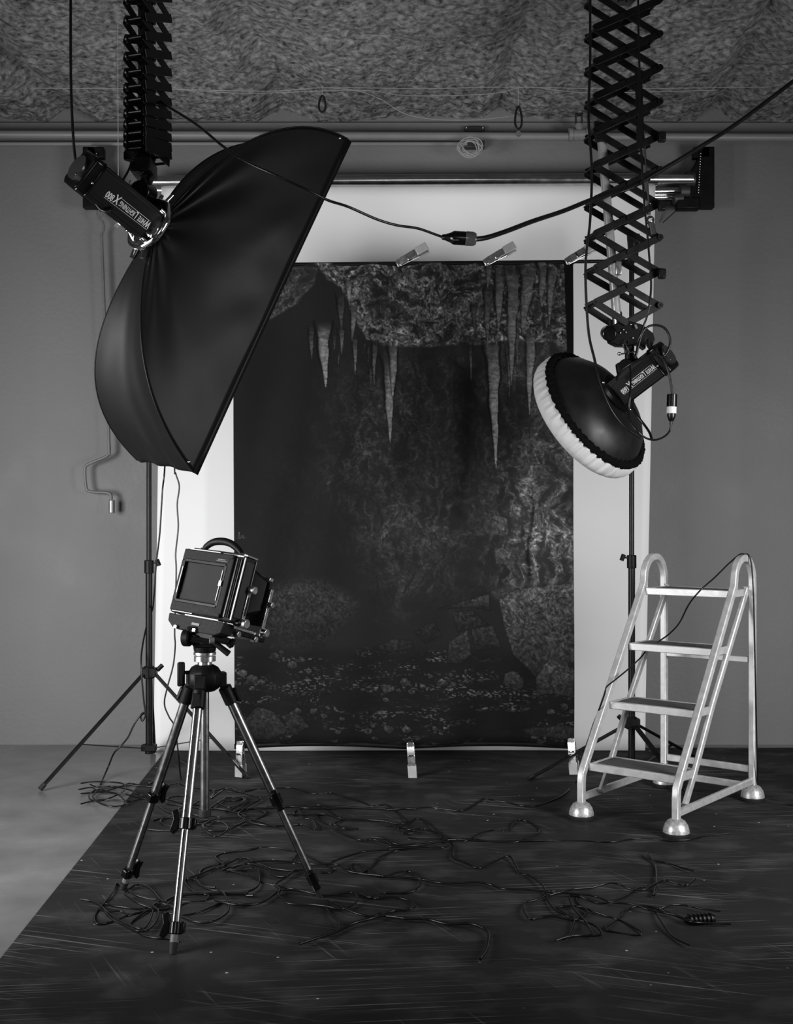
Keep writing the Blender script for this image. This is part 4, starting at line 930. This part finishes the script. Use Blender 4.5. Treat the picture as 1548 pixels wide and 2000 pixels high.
cord('extension_cord', 'thick black cord rising from the connector to the upper right behind the hoist',
     wx([(927, 467, 3.75), (950, 464, 3.78), (990, 451, 3.85), (1040, 432, 3.95), (1100, 412, 4.1), (1160, 388, 4.25), (1230, 365, 4.4), (1290, 333, 4.45), (1368, 286, 4.5), (1440, 240, 4.55), (1560, 150, 4.6)]), .0088)
cord('extension_cord', 'long black cord hanging straight down left of the right hoist and over the dish',
     wx([(1153, -114, 4.3), (1152, 20, 4.3), (1152, 120, 4.3), (1149, 230, 4.3), (1155, 330, 4.3), (1152, 430, 4.3), (1143, 520, 4.3), (1148, 640, 4.3), (1160, 700, 4.28), (1173, 750, 4.25), (1195, 800, 4.22), (1222, 835, 4.2), (1250, 855, 4.2)]), .0052)
cord('extension_cord', 'thin black cord winding down through the right hoist',
     wx([(1246, -88, 4.4), (1246, 40, 4.4), (1250, 200, 4.4), (1252, 300, 4.4), (1258, 400, 4.4), (1263, 450, 4.4), (1268, 510, 4.4), (1271, 560, 4.4), (1266, 605, 4.4), (1258, 632, 4.42), (1248, 660, 4.42), (1243, 684, 4.45), (1240, 694, 4.5)]), .0042)
cord('extension_cord', 'black cord looping out right of the strobe mount and back to the head',
     wx([(1240, 700, 4.42), (1252, 655, 4.42), (1262, 640, 4.42), (1278, 635, 4.42), (1296, 640, 4.42), (1306, 655, 4.42), (1308, 672, 4.42), (1302, 688, 4.42), (1294, 697, 4.42), (1290, 702, 4.45)]), .0048)
cord('extension_cord', 'black cord arching over the right strobe head into the dish mount',
     wx([(1204, 742, 4.5), (1210, 728, 4.46), (1230, 712, 4.42), (1255, 700, 4.4), (1278, 693, 4.38), (1292, 700, 4.38), (1302, 718, 4.38), (1308, 740, 4.38), (1312, 766, 4.38), (1312, 772, 4.38)]), .0052)
t = thing('inline_connector', 'black inline connector with a white band hanging right of the strobe head', 'connector', P(1311, 795, 4.38))
a_, b_ = P(1312, 770, 4.38), P(1310, 829, 4.38); ax = (b_-a_).normalized(); LL = (b_-a_).length
MB().cyl(a_, a_+ax*LL*.42, .020, n=24).build('socket_shell', M_blackgloss, t, bevel=.002)
MB().cyl(a_+ax*LL*.40, a_+ax*LL*.64, .0185, n=24).build('white_band', M_white, t, bevel=.001)
MB().lathe([(.0165, LL*.62), (.016, LL*.74), (.010, LL*.88), (.006, LL*.9), (.006, LL)], a_, ax, 20).build('rubber_boot', M_cord, t)
cord('extension_cord', 'black cord curling from the white banded connector under the dish and up the head',
     wx([(1310, 828, 4.38), (1307, 842, 4.38), (1296, 853, 4.36), (1280, 859, 4.32), (1262, 856, 4.28), (1245, 843, 4.26), (1230, 822, 4.28), (1228, 800, 4.3), (1230, 770, 4.3), (1231, 735, 4.34), (1229, 715, 4.4)]), .0040)
cord('extension_cord', 'short black cord from the lower dish mount down to the loop at its right',
     wx([(1236, 797, 4.45), (1244, 812, 4.42), (1258, 830, 4.4), (1268, 845, 4.36), (1272, 857, 4.33)]), .0052)
cord('extension_cord', 'thin black cord from the left strobe head up into the folded hoist',
     wx([(240, 352, 3.75), (252, 330, 3.8), (258, 310, 3.85), (262, 290, 3.88)]), .004)
cord('extension_cord', 'black cord drooping under the left strobe head past the frame edge',
     wx([(136, -300, 3.7), (138, -60, 3.7), (139, 180, 3.7), (150, 330, 3.7), (175, 375, 3.7), (186, 396, 3.7), (198, 410, 3.7), (212, 412, 3.7), (222, 405, 3.72)]), .0045)
# wall-side cords hanging behind the softbox down to the floor
cord('extension_cord', 'black cord hanging from behind the softbox along the left stand to the floor coil',
     wx([(330, 700, 4.9), (322, 905, 5.3), (317, 960, 5.32), (312, 1040, 5.34), (305, 1100, 5.36), (301, 1160, 5.38), (298, 1190, 5.46), (288, 1215, 5.52), (277, 1270, 5.44), (276, 1310, 5.40), (281, 1370, 5.4), (284, 1395, 5.4), (278, 1408, 5.4), (275, 1398, 5.4), (283, 1392, 5.4), (276, 1395, 5.39), (262, 1415, 5.38), (250, 1440, 5.35), (235, 1458, 5.33), (222, 1472, 5.34), (212, 1496, 5.40)])+[FL(200, 1524, .006), FL(196, 1532, .006)], .0042)
cord('extension_cord', 'thin black cord hanging down the white paper behind the view camera',
     wx([(345, 700, 5.0), (341, 905, 5.2), (343, 925, 5.2), (350, 950, 5.2), (346, 985, 5.2), (348, 1030, 5.2), (343, 1080, 5.2), (344, 1120, 5.2), (341, 1230, 5.2), (342, 1260, 5.2), (338, 1300, 5.2), (326, 1345, 5.2), (321, 1375, 5.2), (330, 1400, 5.2), (341, 1420, 5.2), (348, 1470, 5.2)])+[FL(356, 1530, .006), FL(380, 1545, .006)], .0036)
# cord over the ladder
cord('extension_cord', 'black cord draped over the ladder steps and down to the floor',
     [FL(1600, 1575, .006), FL(1540, 1572, .006), FL(1484, 1560, .006), P(1478, 1480, 4.9), P(1474, 1300, 4.88), P(1468, 1110, 4.86), P(1451, 1082, 4.86), P(1428, 1096, 4.82), P(1395, 1128, 4.72), P(1368, 1152, 4.66), P(1345, 1180, 4.7), P(1325, 1218, 4.78), P(1300, 1243, 4.9), P(1268, 1264, 4.95), P(1250, 1285, 4.9), P(1225, 1308, 4.85), P(1198, 1330, 4.76), P(1184, 1342, 4.72), P(1180, 1356, 4.72), P(1168, 1390, 4.76), P(1158, 1415, 4.8), P(1150, 1440, 4.8), P(1142, 1465, 4.85), P(1134, 1510, 5.0), FL(1124, 1528, .006), FL(1100, 1552, .006), FL(1078, 1563, .006), FL(1050, 1573, .006), FL(1020, 1574, .006), FL(990, 1567, .006), FL(968, 1564, .006), FL(945, 1560, .006), FL(925, 1572, .006), FL(905, 1583, .006), FL(880, 1582, .006), FL(840, 1577, .006), FL(790, 1579, .006), FL(740, 1579, .006), FL(700, 1577, .006), FL(640, 1574, .006), FL(570, 1575, .006), FL(520, 1576, .006)], .0034)

# ---------------------------------------------------------------- cords on the floor
SC = {'A': (170, 1500, 4.994), 'B': (440, 1500, 4.8375), 'C': (740, 1500, 4.553), 'D': (1060, 1560, 4.911)}
ci = [0]
def fcord(label, *segs, r=.0034):
    ci[0] += 1; k = ci[0]; pts = []
    for tg_, L in segs:
        ox, oy, s = SC[tg_]
        for x, y in L: pts.append((ox+x/s, oy+y/s))
    out = []
    for i, (x, y) in enumerate(pts):
        z = .0065+.0045*(k % 3)+.003*math.sin(i*1.7+k)
        out.append(FL(x, y, z))
    cord('extension_cord', label, out, r, 6, group='tangled black cords on the floor')
fcord('black cord wound in flat loops on the bare concrete at far left', ('A', [(-60, 150), (45, 135), (200, 135), (340, 150), (375, 195), (330, 245), (200, 300), (90, 325), (20, 290), (60, 225), (250, 190), (450, 170), (600, 180), (700, 190)]))
fcord('black cord looped low in the far left coil, its end running under the tripod leg', ('A', [(-80, 210), (45, 190), (120, 235), (280, 250), (360, 310), (370, 358), (250, 375), (130, 345), (60, 290), (70, 250), (140, 215), (240, 240), (400, 262), (560, 300), (700, 290), (850, 325), (1000, 365), (1080, 330), (1110, 320)]))
fcord('black cord crossing the far left coil and rising to the vinyl edge', ('A', [(-60, 250), (45, 240), (180, 225), (330, 180), (420, 150), (560, 175), (640, 130), (690, 105)]))
fcord('black cord along the front of the far left coil', ('A', [(-60, 350), (45, 325), (200, 305), (420, 322), (540, 290), (600, 270), (500, 260), (420, 215), (250, 180), (100, 185), (30, 160)]))
fcord('black cord arcing behind the tripod from the left leg to the right', ('A', [(700, 190), (800, 165), (890, 150), (970, 178), (1110, 200), (1250, 215), (1350, 200), (1450, 230), (1540, 250)]), ('B', [(250, 260), (330, 290), (200, 370), (120, 440), (200, 490), (310, 530), (480, 545)]))
fcord('long black cord running behind the tripod and across the middle floor to the knot', ('A', [(1190, 210), (1235, 240), (1200, 300)]), ('B', [(-10, 200), (60, 195), (150, 225), (300, 200), (450, 195), (600, 185), (700, 205), (850, 245), (1000, 230), (1130, 275), (1280, 320), (1380, 360), (1460, 350)]), ('C', [(60, 325), (130, 370), (190, 425), (240, 480)]))
fcord('black cord in an oval loop just right of the tripod centre column', ('A', [(1200, 390), (1290, 330), (1360, 290), (1450, 285), (1530, 300), (1490, 350), (1390, 385), (1280, 345), (1310, 315), (1420, 320), (1540, 300)]), ('B', [(190, 300), (140, 350), (0, 420)]))
fcord('black cord coiled in a round loop between the front and right tripod legs', ('A', [(1560, 470), (1420, 480), (1250, 500), (1150, 540), (1120, 575), (1180, 640), (1250, 668), (1340, 630), (1370, 580), (1310, 530), (1200, 525), (1130, 570), (1200, 610), (1350, 610), (1450, 570), (1548, 520)]), ('B', [(100, 545), (220, 490), (300, 500), (480, 560)]))
fcord('black cord making a flat loop between the left and front tripod legs', ('A', [(640, 512), (760, 480), (950, 452), (1060, 460), (1180, 470), (1300, 480), (1230, 500), (1050, 540), (900, 570), (780, 560), (715, 530), (740, 495), (900, 480), (960, 520)]))
fcord('short black cord lying straight left of the front tripod leg lock', ('A', [(600, 600), (700, 608), (850, 613), (940, 600), (1060, 545), (1150, 560)]))
fcord('black cord bent in a narrow hairpin behind the front tripod leg', ('A', [(690, 372), (770, 425), (850, 445), (900, 395), (1000, 380), (1100, 395), (1300, 400), (1420, 430), (1540, 470)]), ('B', [(180, 500), (380, 540), (560, 545)]))
fcord('black cord folded beside the tripod centre column', ('A', [(980, 270), (900, 272), (800, 285), (775, 330), (800, 355), (950, 365), (1060, 360), (1110, 370), (1250, 395), (1400, 420), (1548, 400)]), ('B', [(100, 430), (250, 385), (380, 430), (260, 500)]))
fcord('black cord running level to the right from behind the right tripod leg', ('B', [(180, 385), (300, 378), (480, 375), (620, 365), (760, 378), (900, 380), (1060, 380), (1200, 375), (1500, 385)]), ('C', [(60, 372), (220, 361), (330, 366)]))
fcord('black cord twisted in the narrow tangle right of the right tripod leg', ('B', [(540, 440), (640, 440), (780, 440), (940, 435), (1060, 470), (1180, 485), (1350, 490), (1500, 500)]), ('C', [(60, 475), (160, 495), (230, 500), (180, 530), (200, 575), (290, 580), (325, 560), (250, 545), (170, 525), (120, 515)]))
fcord('black cord arching over the middle tangle with a crossed loop', ('B', [(650, 450), (660, 410), (780, 370), (860, 348), (940, 370), (1010, 430), (1090, 475), (1040, 520), (970, 530), (900, 500), (860, 450), (930, 440)]))
fcord('black cord at the front of the middle tangle trailing to a slanted tail', ('B', [(620, 540), (720, 535), (790, 560), (860, 575), (820, 490), (740, 470), (690, 395)]))
fcord('black cord dipping below the middle tangle toward the knot', ('B', [(1260, 575), (1120, 570), (1060, 540), (1010, 545), (1040, 590), (1150, 640), (1280, 680), (1400, 675), (1548, 720)]), ('C', [(100, 700), (300, 690), (480, 665), (590, 635)]))
fcord('black cord forming the upper leaf shaped loop and the far right loop past the knot', ('C', [(60, 520), (180, 510), (250, 490), (330, 450), (400, 470), (500, 550), (600, 640), (700, 658), (800, 640), (900, 580), (1040, 545), (1140, 560), (1200, 480), (1260, 460), (1350, 490), (1425, 560), (1350, 605), (1250, 650), (1100, 668), (980, 652), (800, 640), (600, 630), (400, 633), (260, 622)]))
fcord('black cord in the lower bunch left of the knot', ('C', [(-60, 615), (50, 630), (130, 670), (250, 682), (450, 655), (600, 632), (520, 580), (400, 540), (330, 545), (300, 570)]))
fcord('black cord sweeping from the lower loops up into the knot', ('B', [(1000, 890), (1130, 840), (1290, 795), (1400, 780), (1548, 775)]), ('C', [(60, 725), (250, 712), (400, 700), (560, 706), (625, 680), (590, 630)]))
fcord('long black cord running from the knot to the right past the ladder feet', ('C', [(590, 640), (800, 632), (1000, 652), (1300, 648)]), ('D', [(0, 400), (200, 400), (450, 405), (650, 415), (850, 385), (1000, 385), (1200, 402), (1400, 392), (1540, 360), (1800, 330)]))
fcord('black cord zigzagging from the knot down toward the lower right loops', ('C', [(600, 640), (660, 700), (650, 790), (760, 840), (880, 890), (980, 855), (1140, 785), (1190, 820), (1250, 930), (1340, 960), (1440, 1030), (1480, 1100)]), ('D', [(30, 940), (100, 1050), (220, 1120), (300, 1150), (420, 1185), (510, 1225), (562, 1290), (520, 1308), (350, 1312), (240, 1322), (120, 1360)]))
fcord('very long black cord crossing the whole front floor from the tripod to the far right', ('B', [(-30, 970), (60, 930), (260, 885), (500, 880), (700, 895), (850, 910), (1050, 910), (1150, 970), (1300, 1000), (1450, 1015)]), ('C', [(60, 965), (200, 975), (380, 990), (580, 1025), (860, 1015), (1000, 1040), (1110, 1075), (1300, 1080), (1500, 1098)]), ('D', [(60, 890), (150, 900), (350, 915), (500, 935), (650, 990), (850, 1010), (1000, 1060), (1150, 1090), (1300, 1125), (1420, 1180), (1540, 1190), (1800, 1200)]))
fcord('black cord with a small pretzel loop at the centre front', ('B', [(1520, 1025), (1430, 1018), (1330, 950), (1250, 905), (1190, 925), (1215, 985), (1300, 980), (1370, 950), (1440, 870)]), ('C', [(0, 800), (60, 768), (140, 740), (260, 722)]))
fcord('black cord folding in an S with two open bends right of the right tripod foot', ('B', [(960, 1245), (1100, 1312), (1250, 1378), (1380, 1400), (1470, 1372)]), ('C', [(20, 1305), (60, 1290), (150, 1265), (270, 1255), (325, 1225), (270, 1180), (150, 1150), (0, 1150), (-40, 1160)]), ('B', [(1290, 1185), (1330, 1215), (1420, 1220)]), ('C', [(40, 1112), (250, 1108), (340, 1070), (375, 1000), (320, 940), (240, 915), (150, 932), (60, 970)]))
fcord('thick black cord curving along the bottom front and ending at the centre', ('B', [(700, 1660), (880, 1600), (1050, 1545), (1200, 1470), (1380, 1420), (1480, 1392)]), ('C', [(60, 1316), (150, 1325), (250, 1340), (430, 1345), (600, 1385), (800, 1385), (900, 1410), (970, 1470), (960, 1600), (900, 1700)]), r=.0042)
fcord('black cord making the upper left bend beside the front tripod leg', ('B', [(660, 785), (500, 757), (350, 750), (200, 775), (0, 800)]), ('A', [(1350, 825), (1260, 860), (1270, 900), (1340, 950), (1420, 985), (1548, 1000)]))
fcord('black cord wound beside the front tripod leg in crossing strands', ('A', [(1250, 1165), (1120, 1150), (1060, 1090), (980, 1080), (1100, 1035), (1240, 980), (1340, 945), (1440, 900)]), ('B', [(100, 865), (180, 850), (260, 885), (350, 915), (450, 950), (620, 968), (740, 960)]))
fcord('black cord hooked in a shallow bowl shape left of the right tripod leg', ('B', [(60, 945), (200, 905), (330, 930), (410, 968), (440, 1010), (520, 1027), (590, 1015), (655, 962), (560, 1040), (470, 1100), (515, 1150), (490, 1170), (340, 1270), (150, 1295), (0, 1275), (-100, 1250)]))
fcord('black cord running slanting from the strands to the right tripod foot', ('B', [(-60, 930), (0, 960), (200, 1010), (350, 1080), (480, 1110), (620, 1140), (840, 1170)]))
fcord('black cord bulging in a rounded bend in front of the strands', ('B', [(0, 965), (150, 962), (290, 950), (325, 1040), (300, 1120), (200, 1170), (0, 1195)]), ('A', [(1200, 1215), (1100, 1225), (950, 1240), (850, 1255), (790, 1290)]))
fcord('black cord lying in a long oval around the right tripod foot', ('B', [(540, 1152), (700, 1155), (880, 1195), (1050, 1195), (1190, 1175), (1248, 1220), (1220, 1280), (1100, 1332), (950, 1305), (800, 1290), (600, 1280), (520, 1222), (500, 1185), (520, 1155)]))
fcord('black cord curled behind the lower part of the right tripod leg', ('B', [(640, 870), (680, 820), (740, 812), (850, 870), (960, 920), (1012, 962), (990, 990), (900, 985)]))
fcord('pale edged cord dangling from the right tripod foot to the bottom front', ('B', [(930, 1240), (960, 1320), (1000, 1390), (1080, 1470), (1060, 1545), (900, 1590)]), r=.003)
fcord('black cord in the largest loop of the lower left tangle', ('A', [(-60, 1280), (45, 1300), (150, 1360), (210, 1450), (330, 1520), (430, 1570), (500, 1590), (600, 1575), (680, 1480), (692, 1390), (640, 1345), (700, 1320), (800, 1340), (862, 1392)]))
fcord('black cord rising to the left tripod foot and running back through the lower left tangle', ('A', [(350, 1190), (290, 1122), (240, 1220), (150, 1340), (80, 1430), (70, 1490), (110, 1520), (250, 1500), (400, 1440), (600, 1390), (800, 1370), (1000, 1310), (1150, 1290), (1180, 1240), (1050, 1215), (960, 1130), (975, 1080), (1080, 1060), (1110, 1000), (1200, 960), (1400, 900)]))
fcord('black cord arched like a leaf above the lower left tangle', ('A', [(370, 1210), (470, 1142), (560, 1150), (640, 1200), (712, 1285), (770, 1300), (720, 1340), (640, 1352), (500, 1372), (300, 1350), (180, 1325), (120, 1370), (200, 1400), (330, 1395), (390, 1440)]))
fcord('black cord slanting through the lower left tangle to the bottom edge', ('A', [(370, 1235), (480, 1310), (600, 1358), (640, 1400), (560, 1560), (430, 1540), (330, 1500), (260, 1460), (160, 1375)]))
fcord('black cord leaving the lower left tangle toward the bottom front tripod foot', ('A', [(380, 1188), (480, 1240), (600, 1275), (700, 1290), (640, 1350), (420, 1520), (500, 1610), (650, 1655), (800, 1665), (900, 1700)]))
fcord('black cord stretched level to the right behind the front tripod leg', ('A', [(740, 1310), (870, 1250), (1000, 1225), (1250, 1220), (1548, 1228)]), ('B', [(200, 1205), (265, 1207)]), r=.0045)
fcord('black cord in a big round bend right of the front tripod leg', ('A', [(860, 1420), (940, 1460), (1050, 1500), (1200, 1502), (1330, 1440), (1382, 1370), (1350, 1250), (1300, 1200), (1200, 1188), (1100, 1140), (1060, 1100)]))
fcord('black cord passing behind the front tripod leg near the bottom', ('A', [(690, 1400), (940, 1430), (1100, 1400), (1300, 1320), (1400, 1310), (1548, 1335)]), ('B', [(150, 1290), (300, 1280)]))
fcord('black cord with a folded tip lying below the right ladder foot', ('D', [(1100, 860), (1060, 930), (1085, 800), (1085, 690), (1060, 600), (990, 518), (1040, 585), (1200, 618), (1330, 660), (1440, 690)]))
fcord('black cord waving along the upper side of the lower right group', ('D', [(60, 925), (190, 890), (300, 865), (470, 850), (600, 815), (720, 815), (820, 860), (950, 877), (1050, 830), (1160, 780), (1280, 812), (1380, 828), (1460, 770)]))
fcord('black cord crossing diagonally through the lower right group', ('D', [(260, 925), (350, 935), (430, 970), (530, 1002), (650, 985), (800, 930), (930, 850), (1010, 840), (1060, 830)]))
fcord('black cord in a small oval loop at the left of the lower right group', ('C', [(1480, 1130), (1400, 1170), (1300, 1200), (1285, 1260), (1340, 1340), (1440, 1330)]), ('D', [(0, 1130), (140, 1130), (300, 1160), (390, 1130), (425, 1080), (360, 1035), (220, 1030), (150, 1050), (230, 1110), (300, 1150), (260, 1290), (200, 1350)]))
fcord('black cord running steeply down through the small oval loop', ('D', [(250, 948), (300, 1060), (400, 1170), (440, 1230), (490, 1320)]))
fcord('black cord in a wide pointed loop at the bottom right', ('D', [(320, 935), (330, 1000), (430, 1060), (600, 1120), (720, 1160), (850, 1220), (946, 1280), (900, 1307), (750, 1292), (600, 1252), (650, 1200), (750, 1130), (780, 1080), (900, 1030), (1050, 1040), (1200, 1090), (1330, 1140), (1420, 1160)]))
fcord('black cord trailing from the right group to the bottom edge', ('D', [(1070, 1080), (1100, 1120), (1150, 1200), (1210, 1290), (1280, 1345), (1400, 1400)]))
fcord('black cord bowing over toward the plug at the lower right', ('D', [(1110, 1060), (1180, 1030), (1260, 1018), (1380, 1025), (1518, 1052), (1700, 1080)]))
t = thing('floor_plug', 'black ribbed plug lying on the floor at the lower right', 'plug', FL(1362, 1798))
c = FL(1358, 1797, .016); MB().tube([c+V((-.035, 0, 0)), c+V((-.02, 0, 0)), c+V((.03, .01, 0)), c+V((.06, .01, 0))], [.008, .015, .016, .014], 16).build('plug_body', M_cord, t)
rb = MB()
for k in range(6): q = c+V((-.02+.013*k, .002*k, 0)); rb.cyl(q, q+V((.005, .001, 0)), .0185, n=16)
rb.build('grip_rib', M_cord, t)
